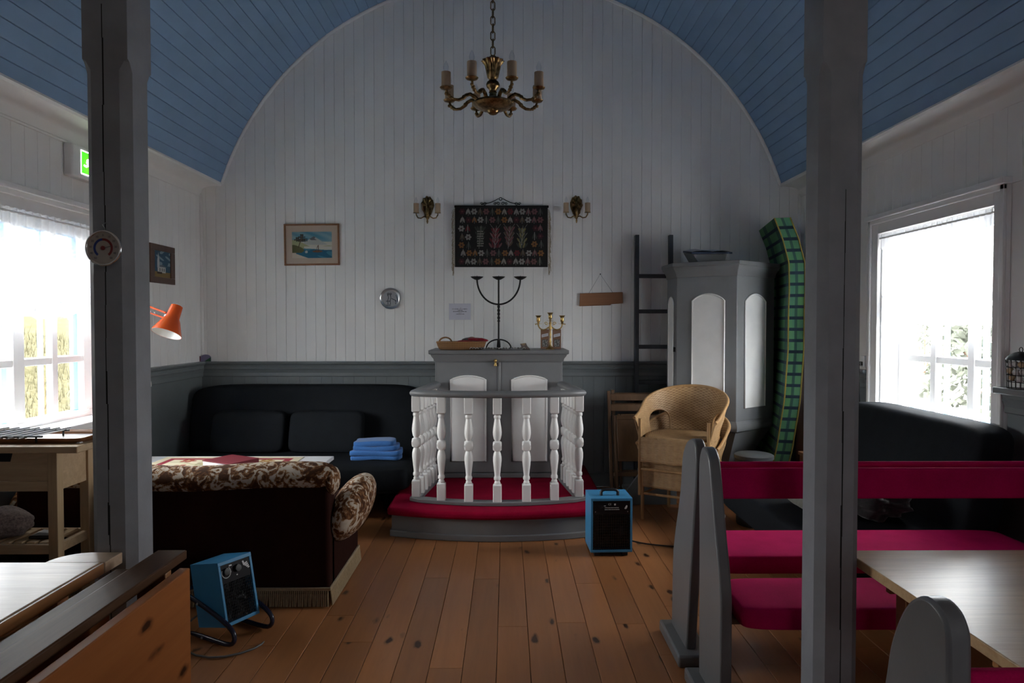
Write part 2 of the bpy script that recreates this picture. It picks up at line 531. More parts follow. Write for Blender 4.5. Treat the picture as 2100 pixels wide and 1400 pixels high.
def make_special():
    # woven wicker, by uv
    m, nt, b = new_mat('wicker')
    tc = nt.nodes.new('ShaderNodeTexCoord')
    sx = nt.nodes.new('ShaderNodeSeparateXYZ')
    nt.links.new(tc.outputs['UV'], sx.inputs[0])
    def sn(sock, k, ph=0.0):
        a = N(nt, 'ShaderNodeMath', operation='MULTIPLY_ADD')
        nt.links.new(sock, a.inputs[0]); a.inputs[1].default_value = k; a.inputs[2].default_value = ph
        s = N(nt, 'ShaderNodeMath', operation='SINE')
        nt.links.new(a.outputs[0], s.inputs[0])
        return s.outputs[0]
    p = N(nt, 'ShaderNodeMath', operation='MULTIPLY')
    nt.links.new(sn(sx.outputs[0], 230), p.inputs[0]); nt.links.new(sn(sx.outputs[1], 110), p.inputs[1])
    h = ramp(nt, [(0.0, 0.0), (1.0, 1.0)], p.outputs[0])
    hh = N(nt, 'ShaderNodeMath', operation='MULTIPLY_ADD')
    nt.links.new(p.outputs[0], hh.inputs[0]); hh.inputs[1].default_value = 0.5; hh.inputs[2].default_value = 0.5
    nz = noise(nt, coords(nt), 30, 4)
    cc = ramp(nt, [(0.0, (0.17, 0.08, 0.03)), (0.45, (0.40, 0.235, 0.10)), (1.0, (0.56, 0.37, 0.19))], hh.outputs[0])
    cc = mixc(nt, 0.3, cc, ramp(nt, [(0.3, (0.28, 0.15, 0.06)), (0.7, (0.58, 0.40, 0.22))], nz))
    nt.links.new(cc, b.inputs['Base Color'])
    b.inputs['Roughness'].default_value = 0.5
    bump(nt, b, hh.outputs[0], 0.6, 0.004)
    # floral upholstery
    m, nt, b = new_mat('floral')
    v = coords(nt, rnd=False)
    n1 = noise(nt, v, 15, 2.0, 0.5, 2.2)
    n2 = noise(nt, v, 48, 2, 0.6, 1.5)
    n3 = noise(nt, v, 5.5, 1, 0.5, 0.6)
    ad = N(nt, 'ShaderNodeMath', operation='MULTIPLY_ADD')
    nt.links.new(n2, ad.inputs[0]); ad.inputs[1].default_value = 0.28; nt.links.new(n1, ad.inputs[2])
    a2 = N(nt, 'ShaderNodeMath', operation='MULTIPLY_ADD')
    nt.links.new(n3, a2.inputs[0]); a2.inputs[1].default_value = 0.35; nt.links.new(ad.outputs[0], a2.inputs[2])
    cc = ramp(nt, [(0.0, (0.04, 0.014, 0.005)), (0.70, (0.06, 0.022, 0.008)), (0.78, (0.15, 0.062, 0.022)), (0.84, (0.26, 0.14, 0.06)), (0.87, (0.44, 0.37, 0.30)), (1.0, (0.50, 0.44, 0.37))], a2.outputs[0])
    nt.links.new(cc, b.inputs['Base Color'])
    b.inputs['Roughness'].default_value = 0.9
    b.inputs['Specular IOR Level'].default_value = 0.2
    bump(nt, b, n2, 0.3, 0.004)
    # painted by vertex colour (flat prints)
    m, nt, b = new_mat('print')
    a = nt.nodes.new('ShaderNodeAttribute'); a.attribute_name = 'Col'
    nt.links.new(a.outputs['Color'], b.inputs['Base Color'])
    b.inputs['Roughness'].default_value = 0.75
    m, nt, b = new_mat('print_gloss')
    a = nt.nodes.new('ShaderNodeAttribute'); a.attribute_name = 'Col'
    nt.links.new(a.outputs['Color'], b.inputs['Base Color'])
    b.inputs['Roughness'].default_value = 0.12
    m, nt, b = new_mat('print_lit')
    a = nt.nodes.new('ShaderNodeAttribute'); a.attribute_name = 'Col'
    nt.links.new(a.outputs['Color'], b.inputs['Emission Color'])
    b.inputs['Emission Strength'].default_value = 1.5
    b.inputs['Base Color'].default_value = (0.02, 0.02, 0.02, 1)
    # thin window glass
    m, nt, b = new_mat('glass')
    nt.nodes.remove(b)
    out = nt.nodes['Material Output']
    tr = nt.nodes.new('ShaderNodeBsdfTransparent'); tr.inputs[0].default_value = (0.96, 0.97, 0.97, 1)
    gl = nt.nodes.new('ShaderNodeBsdfGlossy'); gl.inputs['Roughness'].default_value = 0.02
    lw = nt.nodes.new('ShaderNodeLayerWeight'); lw.inputs[0].default_value = 0.5
    pw_ = N(nt, 'ShaderNodeMath', operation='POWER'); nt.links.new(lw.outputs['Facing'], pw_.inputs[0]); pw_.inputs[1].default_value = 5.0
    fr = N(nt, 'ShaderNodeMath', operation='MULTIPLY_ADD'); nt.links.new(pw_.outputs[0], fr.inputs[0]); fr.inputs[1].default_value = 0.6; fr.inputs[2].default_value = 0.03
    mx = nt.nodes.new('ShaderNodeMixShader')
    nt.links.new(fr.outputs[0], mx.inputs[0]); nt.links.new(tr.outputs[0], mx.inputs[1]); nt.links.new(gl.outputs[0], mx.inputs[2])
    nt.links.new(mx.outputs[0], out.inputs[0])
    # clear bulb glass / glass plate
    m, nt, b = new_mat('bulb_glass')
    nt.nodes.remove(b)
    out = nt.nodes['Material Output']
    tr = nt.nodes.new('ShaderNodeBsdfTransparent'); tr.inputs[0].default_value = (0.95, 0.96, 0.97, 1)
    gl = nt.nodes.new('ShaderNodeBsdfGlossy'); gl.inputs['Roughness'].default_value = 0.05
    lw = nt.nodes.new('ShaderNodeLayerWeight'); lw.inputs[0].default_value = 0.5
    pw_ = N(nt, 'ShaderNodeMath', operation='POWER'); nt.links.new(lw.outputs['Facing'], pw_.inputs[0]); pw_.inputs[1].default_value = 3.0
    fr = N(nt, 'ShaderNodeMath', operation='MULTIPLY_ADD'); nt.links.new(pw_.outputs[0], fr.inputs[0]); fr.inputs[1].default_value = 0.5; fr.inputs[2].default_value = 0.05
    mx = nt.nodes.new('ShaderNodeMixShader')
    nt.links.new(fr.outputs[0], mx.inputs[0]); nt.links.new(tr.outputs[0], mx.inputs[1]); nt.links.new(gl.outputs[0], mx.inputs[2])
    nt.links.new(mx.outputs[0], out.inputs[0])
    m2_ = M['glass'].copy(); m2_.name = 'dimmed_fill_glass'; M['dimmed_fill_glass'] = m2_  # darkened copy of the glass, sets the strength of the added rear fill
    [n for n in m2_.node_tree.nodes if n.type == 'BSDF_TRANSPARENT'][0].inputs[0].default_value = (0.36, 0.363, 0.37, 1)
    # lace: uv u along the rod, v from hem (0) to heading (1)
    m, nt, b = new_mat('lace')
    nt.nodes.remove(b)
    out = nt.nodes['Material Output']
    tc = nt.nodes.new('ShaderNodeTexCoord')
    sx = nt.nodes.new('ShaderNodeSeparateXYZ'); nt.links.new(tc.outputs['UV'], sx.inputs[0])
    dens = ramp(nt, [(0.0, 0.93), (0.16, 0.80), (0.34, 0.50), (0.82, 0.45), (0.86, 0.96), (1.0, 1.0)], sx.outputs[1])
    mp = nt.nodes.new('ShaderNodeMapping'); mp.inputs['Scale'].default_value = (20, 10, 1)
    nt.links.new(tc.outputs['UV'], mp.inputs[0])
    vo = nt.nodes.new('ShaderNodeTexVoronoi'); vo.feature = 'DISTANCE_TO_EDGE'; vo.inputs['Scale'].default_value = 1.6
    nt.links.new(mp.outputs[0], vo.inputs['Vector'])
    motif = ramp(nt, [(0.0, 1.0), (0.10, 0.75), (0.16, 0.0)], vo.outputs['Distance'])
    zone = ramp(nt, [(0.0, 1.0), (0.30, 0.8), (0.55, 0.15), (0.8, 0.1)], sx.outputs[1])
    mu = N(nt, 'ShaderNodeMath', operation='MULTIPLY'); nt.links.new(motif, mu.inputs[0]); nt.links.new(zone, mu.inputs[1])
    m2 = N(nt, 'ShaderNodeMath', operation='MULTIPLY_ADD'); nt.links.new(mu.outputs[0], m2.inputs[0]); m2.inputs[1].default_value = 0.70; nt.links.new(dens, m2.inputs[2])
    m2.use_clamp = True
    df = nt.nodes.new('ShaderNodeBsdfDiffuse'); df.inputs[0].default_value = (0.82, 0.83, 0.86, 1)
    tl = nt.nodes.new('ShaderNodeBsdfTranslucent'); tl.inputs[0].default_value = (0.82, 0.83, 0.86, 1)
    m3 = nt.nodes.new('ShaderNodeMixShader'); m3.inputs[0].default_value = 0.16
    nt.links.new(df.outputs[0], m3.inputs[1]); nt.links.new(tl.outputs[0], m3.inputs[2])
    tr = nt.nodes.new('ShaderNodeBsdfTransparent')
    mx = nt.nodes.new('ShaderNodeMixShader')
    nt.links.new(m2.outputs[0], mx.inputs[0]); nt.links.new(tr.outputs[0], mx.inputs[1]); nt.links.new(m3.outputs[0], mx.inputs[2])
    nt.links.new(mx.outputs[0], out.inputs[0])
    # green tartan foam cover
    m, nt, b = new_mat('tartan')
    tc = nt.nodes.new('ShaderNodeTexCoord')
    sx = nt.nodes.new('ShaderNodeSeparateXYZ'); nt.links.new(tc.outputs['UV'], sx.inputs[0])
    def stripes(sock, k, lo):
        a = N(nt, 'ShaderNodeMath', operation='MULTIPLY'); nt.links.new(sock, a.inputs[0]); a.inputs[1].default_value = k
        f = N(nt, 'ShaderNodeMath', operation='FRACT'); nt.links.new(a.outputs[0], f.inputs[0])
        return ramp(nt, [(0.0, 1.0), (lo, 1.0), (lo + .03, 0.0), (0.97, 0.0)], f.outputs[0])
    nz = noise(nt, tc.outputs['UV'], 9, 2)
    base = ramp(nt, [(0.3, (0.07, 0.20, 0.13)), (0.7, (0.10, 0.27, 0.10))], nz)
    cc = mixc(nt, stripes(sx.outputs[1], 26, 0.26), base, (0.012, 0.03, 0.05))
    f2 = N(nt, 'ShaderNodeMath', operation='MULTIPLY'); nt.links.new(stripes(sx.outputs[0], 7, 0.3), f2.inputs[0]); f2.inputs[1].default_value = 0.65
    cc = mixc(nt, f2.outputs[0], cc, (0.012, 0.035, 0.06))
    nt.links.new(cc, b.inputs['Base Color'])
    b.inputs['Roughness'].default_value = 0.9
    # dry grass
    m, nt, b = new_mat('dry_grass')
    v = coords(nt, rnd=False)
    n = noise(nt, v, 0.9, 6, 0.7); n2 = noise(nt, v, 14, 4, 0.7)
    cc = mixc(nt, 0.5, ramp(nt, [(0.3, (0.027, 0.025, 0.013)), (0.7, (0.052, 0.047, 0.029))], n), ramp(nt, [(0.3, (0.02, 0.0195, 0.009)), (0.7, (0.064, 0.060, 0.042))], n2))
    nt.links.new(cc, b.inputs['Base Color'])
    b.inputs['Roughness'].default_value = 0.95
    b.inputs['Specular IOR Level'].default_value = 0.0
    m, nt, b = new_mat('leaves')
    b.inputs['Specular IOR Level'].default_value = 0.0
    v = coords(nt)
    nt.links.new(ramp(nt, [(0.3, (0.06, 0.066, 0.052)), (0.7, (0.10, 0.108, 0.09))], noise(nt, v, 6, 4)), b.inputs['Base Color'])
    b.inputs['Roughness'].default_value = 0.9
    # basket weave
    m, nt, b = new_mat('basket')
    v = coords(nt, (1, 1, 1))
    wv = nt.nodes.new('ShaderNodeTexWave'); wv.inputs['Scale'].default_value = 42; wv.bands_direction = 'Z'
    nt.links.new(v, wv.inputs['Vector'])
    w2 = nt.nodes.new('ShaderNodeTexWave'); w2.inputs['Scale'].default_value = 22; w2.bands_direction = 'X'
    nt.links.new(v, w2.inputs['Vector'])
    cc = mixc(nt, 0.5, ramp(nt, [(0.2, (0.12, 0.045, 0.015)), (0.7, (0.40, 0.20, 0.075))], wv.outputs['Fac']), ramp(nt, [(0.2, (0.14, 0.055, 0.02)), (0.6, (0.40, 0.21, 0.08))], w2.outputs['Fac']))
    nt.links.new(cc, b.inputs['Base Color'])
    b.inputs['Roughness'].default_value = 0.55
    bump(nt, b, wv.outputs['Fac'], 0.6, 0.004)
make_special()

def print_sheet(name, w, h, nx, ny, fn, m, parent, loc, rot=(0, 0, 0), label=None):
    """a flat print: grid in local xz (facing -y), colours from fn(X, Z) arrays with X in 0..w, Z in 0..h"""
    gx, gz = np.meshgrid(np.linspace(0, w, nx + 1), np.linspace(0, h, ny + 1))
    X, Z = gx.ravel(), gz.ravel()
    C = np.clip(fn(X, Z), 0, 1)
    me = bpy.data.meshes.new(name)
    n = len(X)
    me.vertices.add(n)
    co = np.zeros((n, 3)); co[:, 0] = X - w / 2; co[:, 2] = Z - h / 2
    me.vertices.foreach_set('co', co.ravel())
    j, i = np.meshgrid(np.arange(ny), np.arange(nx), indexing='ij')
    a = (j * (nx + 1) + i).ravel()
    fs = np.stack([a, a + 1, a + nx + 2, a + nx + 1], 1)
    me.loops.add(fs.size); me.polygons.add(len(fs))
    me.loops.foreach_set('vertex_index', fs.ravel())
    me.polygons.foreach_set('loop_start', np.arange(0, fs.size, 4))
    me.update(calc_edges=True)
    at = me.color_attributes.new('Col', 'FLOAT_COLOR', 'POINT')
    at.data.foreach_set('color', np.concatenate([C, np.ones((n, 1))], 1).astype(np.float32).ravel())
    me.materials.append(M[m])
    o = bpy.data.objects.new(name, me)
    col.objects.link(o)
    if parent is not None:
        o.parent = parent
    o.location = loc
    o.rotation_euler = rot
    if label:
        o['label'] = label
    return o

# ================================================================== the room
_bcache = {}
def board(parent, name, w, L, t, m, origin, ex, ey, ez, c=0.003):
    key = (name, round(w, 4), round(L, 3), t, m)
    me = _bcache.get(key)
    if me is None:
        h = w / 2
        prof = [(-h, -t), (h, -t), (h, -c), (h - c, 0), (-h + c, 0), (-h, -c)]
        mb = MB().prism(prof, 'y', 0, L)
        me = mesh_from(mb, name)
        me.materials.append(M[m])
        _bcache[key] = me
    o = bpy.data.objects.new(name, me)
    col.objects.link(o)
    o.parent = parent
    R = Matrix((ex, ey, ez)).transposed().to_4x4()
    R.translation = Vector(origin)
    o.matrix_local = R
    return o

VX, VZ, VR = -0.0435, 1.959, 2.70       # the barrel vault: axis and radius
TH = math.asin(2.5705 / VR)

# floor of knotty pine boards running towards the altar
floor = structure(obj('floor', MB().box(XL - .2, XR + .2, YF, YB + .1, -.12, -.022), 'dark_gap'))
bw = 0.148
k0 = int(math.floor((XL + 0.3405) / bw)) - 1
for k in range(k0, 40):
    x = -0.3405 + bw * (k + .5)
    if x - bw / 2 > XR:
        break
    y = YF - random.uniform(0, 2.0)
    while y < YB:
        L = random.choice([2.2, 2.8, 3.4])
        a, b = max(y, YF), min(y + L, YB)
        if b - a > 0.05 and b > 1.2:
            board(floor, 'floorboard', bw - 0.0025, round(b - a, 2) - .002, 0.022, 'floor_pine', (x, a, 0), (1, 0, 0), (0, 1, 0), (0, 0, 1), 0.002)
        y += L
structure_rear = structure(obj('floor_rear', MB().box(XL, XR, YF, 1.25, -.021, -.001), 'floor_pine'))

# back wall: tongue-and-groove boards over a grey dado
wall_back = structure(obj('wall_back', MB().box(XL - .2, XR + .2, YB, YB + .12, -.1, 4.9), 'white_wall'))
pw = 0.0909
kk = math.floor((XL + 1.757) / pw)
for k in range(kk, 80):
    x0 = -1.757 + pw * k
    a, b = max(x0, XL), min(x0 + pw, XR)
    if b - a < 0.01:
        if x0 > XR:
            break
        continue
    xc = (a + b) / 2
    d = abs(xc - VX) - pw / 2
    top = VZ + math.sqrt(max(0.0, (VR + .03) ** 2 - d * d)) if d < 2.62 else 2.80
    board(wall_back, 'wall_board', b - a - .0012, top - 1.12, 0.014, 'white_wall', (xc, YB - .014, 1.12), (1, 0, 0), (0, 0, 1), (0, -1, 0), 0.0028)
def dado_prof(sign):
    # (out, z): out = distance from wall into the room
    return [(0, 1.165), (.052, 1.165), (.056, 1.155), (.052, 1.142), (.034, 1.130), (.028, 1.108), (.034, 1.098), (.026, 1.085), (.018, 1.06), (.018, 1.03), (.012, 1.025), (0, 1.025)]
dado_back = structure(obj('trim_1', MB().box(XL, XR, YB - .01, YB, 0, 1.13), 'grey_dado'))
obj('dado_rail', MB().prism([(YB - .01 - d, z) for d, z in dado_prof(1)], 'x', XL, XR), 'grey_dado', dado_back)
obj('skirting', MB().box(XL, XR, YB - .028, YB - .01, 0, .13), 'grey_dado', dado_back, bevel=.004)
nb = int((XR - XL) / .1)
for k in range(nb):
    board(dado_back, 'dado_board', (XR - XL) / nb - .0015, .93, .01, 'grey_dado', (XL + (k + .5) * (XR - XL) / nb, YB - .012, .13), (1, 0, 0), (0, 0, 1), (0, -1, 0), .002)

# side walls with a window each
def side_wall(name, X, s, win, dadoname, segs):
    """s = +1 when the room lies towards +x"""
    y0, y1, z0, z1 = win
    T = X - s * .22
    a, b = min(X, T), max(X, T)
    mb = MB()
    mb.box(a, b, YF, y0, -.1, 3.2).box(a, b, y1, YB + .12, -.1, 3.2).box(a, b, y0, y1, -.1, z0).box(a, b, y0, y1, z1, 3.2)
    w = structure(obj(name, mb, 'white_wall'))
    n = 34
    bwid = (YB - 2.6) / n
    for k in range(n):
        ya, yb = 2.6 + k * bwid, 2.6 + (k + 1) * bwid
        inside = yb > y0 - .11 and ya < y1 + .11
        zb = z1 + .10 if inside else 1.12
        board(w, 'wall_board', bwid - .0012, 2.74 - zb, .014, 'white_wall', (X + s * .014, (ya + yb) / 2, zb), (0, s, 0), (0, 0, 1), (s, 0, 0), .0028)
    d = structure(bpy.data.objects.new(dadoname, None))
    col.objects.link(d)
    ORG[d] = Vector((0, 0, 0))
    for ya, yb in segs:
        m = MB().box(min(X, X + s * .012), max(X, X + s * .012), ya, yb, 0, 1.13)
        obj('dado_panel', m, 'grey_dado', d)
        obj('dado_rail', MB().prism([(X + s * (.012 + q), z) for q, z in dado_prof(1)], 'y', ya, yb), 'grey_dado', d)
        obj('skirting', MB().box(min(X, X + s * .03), max(X, X + s * .03), ya, yb, 0, .13), 'grey_dado', d, bevel=.004)
    return w
side_wall('wall_left', XL, 1, WIN_L, 'trim_2', [(YF, 3.29), (5.03, YB)])
side_wall('wall_right', XR, -1, WIN_R, 'trim_3', [(YF, 3.66), (5.06, YB)])
# grey panelling below the window sills
structure(obj('trim_4', MB().box(XL, XL + .012, 3.29, 5.03, 0, .80), 'grey_dado'))
structure(obj('trim_5', MB().box(XR - .012, XR, 3.66, 5.06, 0, .80), 'grey_dado'))
dx0, dx1, dz0, dz1 = FILL_OPENING
structure(obj('wall_rear', MB().box(XL - .2, dx0, YF - .1, YF, -.1, 4.9).box(dx1, XR + .2, YF - .1, YF, -.1, 4.9).box(dx0, dx1, YF - .1, YF, -.1, dz0).box(dx0, dx1, YF - .1, YF, dz1, 4.9), 'white_wall'))
dr = structure(obj('rear_fill_frame', MB().box(dx0 - .25, dx0, YF, YF + .04, 0, 2.0).box(dx1, dx1 + .25, YF, YF + .04, 0, 2.0).box(dx0, dx1, YF, YF + .04, 0, dz0).box(dx0, dx1, YF, YF + .04, dz1, 2.0), 'grey_paint'))  # unseen frame and opening, added to brighten the camera-facing sides
obj('pane', MB().box(dx0, dx1, YF + .015, YF + .02, dz0, dz1), 'dimmed_fill_glass', dr)  # dims the daylight through the added fill opening

# barrel vault of blue boards
rings = []
ceil = MB()
n = 48
inn = [(VX + (VR + .02) * math.sin(-TH + 2 * TH * i / n), VZ + (VR + .02) * math.cos(-TH + 2 * TH * i / n)) for i in range(n + 1)]
out = [(VX + (VR + .12) * math.sin(-TH + 2 * TH * i / n), VZ + (VR + .12) * math.cos(-TH + 2 * TH * i / n)) for i in range(n + 1)]
for i in range(n):
    ceil.prism([inn[i], inn[i + 1], out[i + 1], out[i]], 'y', YF, YB + .1)
ceiling = structure(obj('ceiling', ceil, 'blue_ceiling'))
nv = 76
for k in range(nv):
    a = -TH + 2 * TH * (k + .5) / nv
    bwid = 2 * VR * math.sin(TH / nv)
    c = (VX + VR * math.cos(TH / nv) * math.sin(a), 2.2, VZ + VR * math.cos(TH / nv) * math.cos(a))
    board(ceiling, 'ceiling_board', bwid - .0015, YB - 2.2, .016, 'blue_ceiling', c, (-math.cos(a), 0, math.sin(a)), (0, 1, 0), (-math.sin(a), 0, -math.cos(a)), .0035)

# cornices along the side walls, arch moulding on the back wall, corner beads
def cornice(name, X, s, xs):
    g = abs(xs - X)
    prof = [(g + .005, 2.80), (g + .012, 2.785), (g - .002, 2.772), (g - .02, 2.775)]
    prof += [(g - .02 - (g - .05) * math.sin(t), 2.735 + .04 * math.cos(t)) for t in [PI / 2 * i / 6 for i in range(7)]][1:]
    prof += [(.03, 2.715), (.02, 2.70), (.02, 2.675), (0, 2.67), (0, 2.95), (g - .03, 2.95)]
    return structure(obj(name, MB().prism([(X + s * q, z) for q, z in prof], 'y', YF, YB), 'white_wall', smooth=35))
cornice('trim_6', XL, 1, VX - 2.5705)
cornice('trim_7', XR, -1, VX + 2.5705)
pts = [(VX + (VR - .008) * math.sin(-TH + 2 * TH * i / 90), YB - .022, VZ + (VR - .008) * math.cos(-TH + 2 * TH * i / 90)) for i in range(91)]
structure(obj('trim_8', MB().tube(pts, .018, 8), 'white_wall', smooth=60))
structure(obj('trim_9', MB().box(XL + .012, XL + .035, YB - .037, YB - .013, 1.16, 2.70), 'white_wall', bevel=.006))
structure(obj('trim_10', MB().box(XR - .035, XR - .012, YB - .037, YB - .013, 1.16, 2.70), 'white_wall', bevel=.006))
# surface wiring conduit under the left cornice
structure(obj('trim_11', MB().box(XL + .014, XL + .026, 2.6, 4.85, 2.655, 2.667), 'white_wall'))
# gallery over the entrance end
gal = structure(obj('ceiling_gallery', MB().box(XL, XR, YF, 2.27, 2.86, 2.98), 'white_wall'))
structure(obj('trim_12', MB().box(XL, XR, 2.25, 2.44, 2.74, 2.98), 'grey_post', bevel=.01))

# windows
def window(name, X, s, win, ycols, zrows, glassX):
    """ycols: list of (y0, y1) lights; s=+1 room towards +x"""
    y0, y1, z0, z1 = win
    w = structure(bpy.data.objects.new(name, None))
    col.objects.link(w)
    w.location = (X, (y0 + y1) / 2, z0)
    ORG[w] = Vector(w.location)
    def bx(nm, xa, xb, ya, yb, za, zb, m='white_frame', bev=.004, par=w):
        return obj(nm, MB().box(min(xa, xb), max(xa, xb), ya, yb, za, zb), m, par, bevel=bev)
    G = X - s * glassX
    # reveal boards
    bx('reveal', X, X - s * .21, y0, y0 + .014, z0, z1)
    bx('reveal', X, X - s * .21, y1 - .014, y1, z0, z1)
    bx('reveal', X, X - s * .21, y0 + .014, y1 - .014, z1 - .014, z1)
    bx('window_sill', X + s * .09, X - s * .21, y0 - .06, y1 + .06, z0 - .035, z0 + .004, bev=.008)
    bx('apron', X + s * .03, X + s * .012, y0 - .04, y1 + .04, z0 - .13, z0 - .036)
    # architrave with two steps
    for ya, yb in ((y0 - .10, y0), (y1, y1 + .10)):
        cs = bx('casing', X + s * .028, X + s * .0, ya, yb, z0 + .005, z1 + .1)
        oy = (ya, ya + .03) if ya < y0 - .05 else (yb - .03, yb)
        bx('casing_bead', X + s * .046, X + s * .028, oy[0], oy[1], z0 + .005, z1 + .1, par=cs)
    cs = bx('casing', X + s * .028, X, y0, y1, z1, z1 + .1)
    bx('casing_bead', X + s * .046, X + s * .028, y0 - .1, y1 + .1, z1 + .07, z1 + .1, par=cs)
    bx('casing_cap', X + s * .065, X, y0 - .12, y1 + .12, z1 + .1, z1 + .135)
    # outer storm frame painted blue, inner sashes painted white
    for gx, m, dd, tag_ in ((G, 'white_frame', .022, 'sash'), (G - s * .075, 'blue_outer', .014, 'storm_sash')):
        ya, yb = ycols[0][0], ycols[-1][1]
        grow = .016 if tag_ != 'sash' else 0
        cols = [(p - grow, q + grow) for p, q in ycols]
        ya, yb = cols[0][0], cols[-1][1]
        fr = bx(tag_ + '_rail', gx - dd, gx + dd, y0 + .014, y1 - .014, z0, zrows[0][0], m)
        bx(tag_ + '_rail', gx - dd, gx + dd, y0 + .014, y1 - .014, zrows[-1][1], z1 - .014, m)
        bx(tag_ + '_stile', gx - dd, gx + dd, y0 + .014, ya, zrows[0][0], zrows[-1][1], m)
        bx(tag_ + '_stile', gx - dd, gx + dd, yb, y1 - .014, zrows[0][0], zrows[-1][1], m)
        for i in range(len(cols) - 1):
            bx(tag_ + '_mullion', gx - dd, gx + dd, cols[i][1], cols[i + 1][0], zrows[0][0], zrows[-1][1], m)
        for (ca, cb) in cols:
            for j in range(len(zrows) - 1):
                bx(tag_ + '_bar', gx - dd * .8, gx + dd * .8, ca, cb, zrows[j][1], zrows[j + 1][0], m)
    for (ca, cb) in ycols:
        for (za, zb) in zrows:
            obj('pane', MB().box(G - .0015, G + .0015, ca, cb, za, zb), 'glass', w)
    # stay on the bottom rail
    ym = ycols[-1][0]
    obj('casement_stay', MB().tube([(G + s * .03, ym, z0 + .05), (G + s * .035, ym + .16, z0 + .035), (G + s * .035, ym + .30, z0 + .045)], .006, 6), 'white_frame', w, smooth=60)
    return w
rowsL = [(.905, 1.245), (1.29, 1.68), (1.72, 2.11)]
window('window_1', XL, 1, WIN_L, [(3.50, 3.755), (3.81, 4.10), (4.195, 4.452), (4.505, 4.78)], rowsL, .15)
window('window_2', XR, -1, WIN_R, [(3.845, 4.133), (4.194, 4.508), (4.565, 4.885)], rowsL, .15)

# posts that carry the gallery
def post(x0, y0, s, label, crackpts):
    x1, y1 = x0 + s, y0 + s
    t = thing('gallery_post', label, 'post', ((x0 + x1) / 2, (y0 + y1) / 2, 0), group='grey posts carrying the gallery')
    def ring(z, c):
        return [(x0 + c, y0, z), (x1 - c, y0, z), (x1, y0 + c, z), (x1, y1 - c, z), (x1 - c, y1, z), (x0 + c, y1, z), (x0, y1 - c, z), (x0, y0 + c, z)]
    mb = MB().loft([ring(0, .0008), ring(.12, .0008), ring(.16, .028), ring(2.335, .028), ring(2.365, .012), ring(2.372, .0008), ring(2.745, .0008)])
    obj('shaft', mb, 'grey_post', t)
    for cp in crackpts:
        c = MB()
        for (xa, za), (xb, zb) in zip(cp[:-1], cp[1:]):
            w0 = .0009
            c.box(min(xa, xb) - w0, max(xa, xb) + w0, y0 - .0006, y0 + .002, min(za, zb), max(za, zb))
        obj('crack', c, 'dark_gap', t)
    return t
def wig(x, z0, z1, n, a=.003):
    return [(x + random.uniform(-a, a), z0 + (z1 - z0) * i / n) for i in range(n + 1)]
post(-1.392, 2.27, .149, 'grey chamfered wooden post with a round thermometer hung on it', [wig(-1.325, .8, 2.55, 16), wig(-1.322, .1, .9, 6)])
post(1.046, 2.27, .147, 'grey chamfered wooden post beside the glossy pine table', [wig(1.125, .05, 1.95, 18)])

# ------------------------------------------------------------------ outside
gr = MB()
def gz(x, y):
    d = max(0, -x - 4.9)
    return -.40 + 2.15 * (1 - math.exp(-.36 * d)) + (.10 * math.sin(y * .9 + x * .5) if d > 0 else 0) * min(1, d)
gr.grid(lambda u, v: (-3.1 - 24 * u, -12 + 40 * v, gz(-3.1 - 24 * u, -12 + 40 * v)), 40, 60)
g = solo('hillside', gr, 'dry_grass', 'dry yellow grassy slope seen through the left window', 'ground', (-6, 5, gz(-6, 5)), smooth=180)
g['kind'] = 'structure'; del g['category']
structure(obj('ground_bounce', MB().box(-5.0, -3.06, -8, 16, -.45, -.33), 'pale_ground'))  # unseen pale strip added as a reflector, bounces daylight up to the vault
g2 = structure(obj('ground', MB().box(2.96, 60, -40, 60, -.6, -.35), 'pale_ground'))
tf = MB()
for i in range(12000):
    x = -5.1 - 7 * random.random() ** 1.4
    y = random.uniform(2.5, 13)
    z = gz(x, y)
    h = random.uniform(.06, .2); a = random.uniform(0, 2 * PI); w = .008
    lx, ly = random.uniform(-.06, .06), random.uniform(-.06, .06)
    tf.add([(x - w * math.cos(a), y - w * math.sin(a), z - .02), (x + w * math.cos(a), y + w * math.sin(a), z - .02), (x + lx, y + ly, z + h)], [(0, 1, 2)])
t = solo('tall_grass', tf, 'dry_grass', 'tall dry grass growing on the slope outside the left window', 'grass', (-5, 6, gz(-5, 6)))
t['kind'] = 'stuff'
def bush(x, y, h, w, label):
    t = thing('bush', label, 'bush', (x, y, -.35), group='bushes outside the right window')
    mb = MB()
    r = random.Random(int(x * 10))
    for i in range(900):
        a, b = r.uniform(0, 2 * PI), r.random()
        rr = w * (1 - .6 * b) * math.sqrt(r.random())
        c = Vector((x + rr * math.cos(a), y + rr * math.sin(a), -.3 + h * b))
        d1 = Vector((r.uniform(-1, 1), r.uniform(-1, 1), r.uniform(-1, 1))) * .16
        d2 = Vector((r.uniform(-1, 1), r.uniform(-1, 1), r.uniform(-1, 1))) * .16
        mb.add([c, c + d1, c + d1 + d2, c + d2], [(0, 1, 2, 3)])
    obj('foliage', mb, 'leaves', t)
    st = MB()
    for i in range(5):
        st.tube([(x, y, -.4), (x + r.uniform(-.4, .4) * w, y + r.uniform(-.4, .4) * w, -.4 + h * .7)], .03, 5)
    obj('stem', st, 'pole_brown', t)
bush(11, 15.6, 1.9, 1.5, 'pale green bush seen through the middle of the right window')
bush(10.5, 13.2, 1.5, 1.2, 'small pale bush nearest the right edge of the right window')
bush(16, 26, 3.2, 2.4, 'far pale bush behind the others outside the right window')

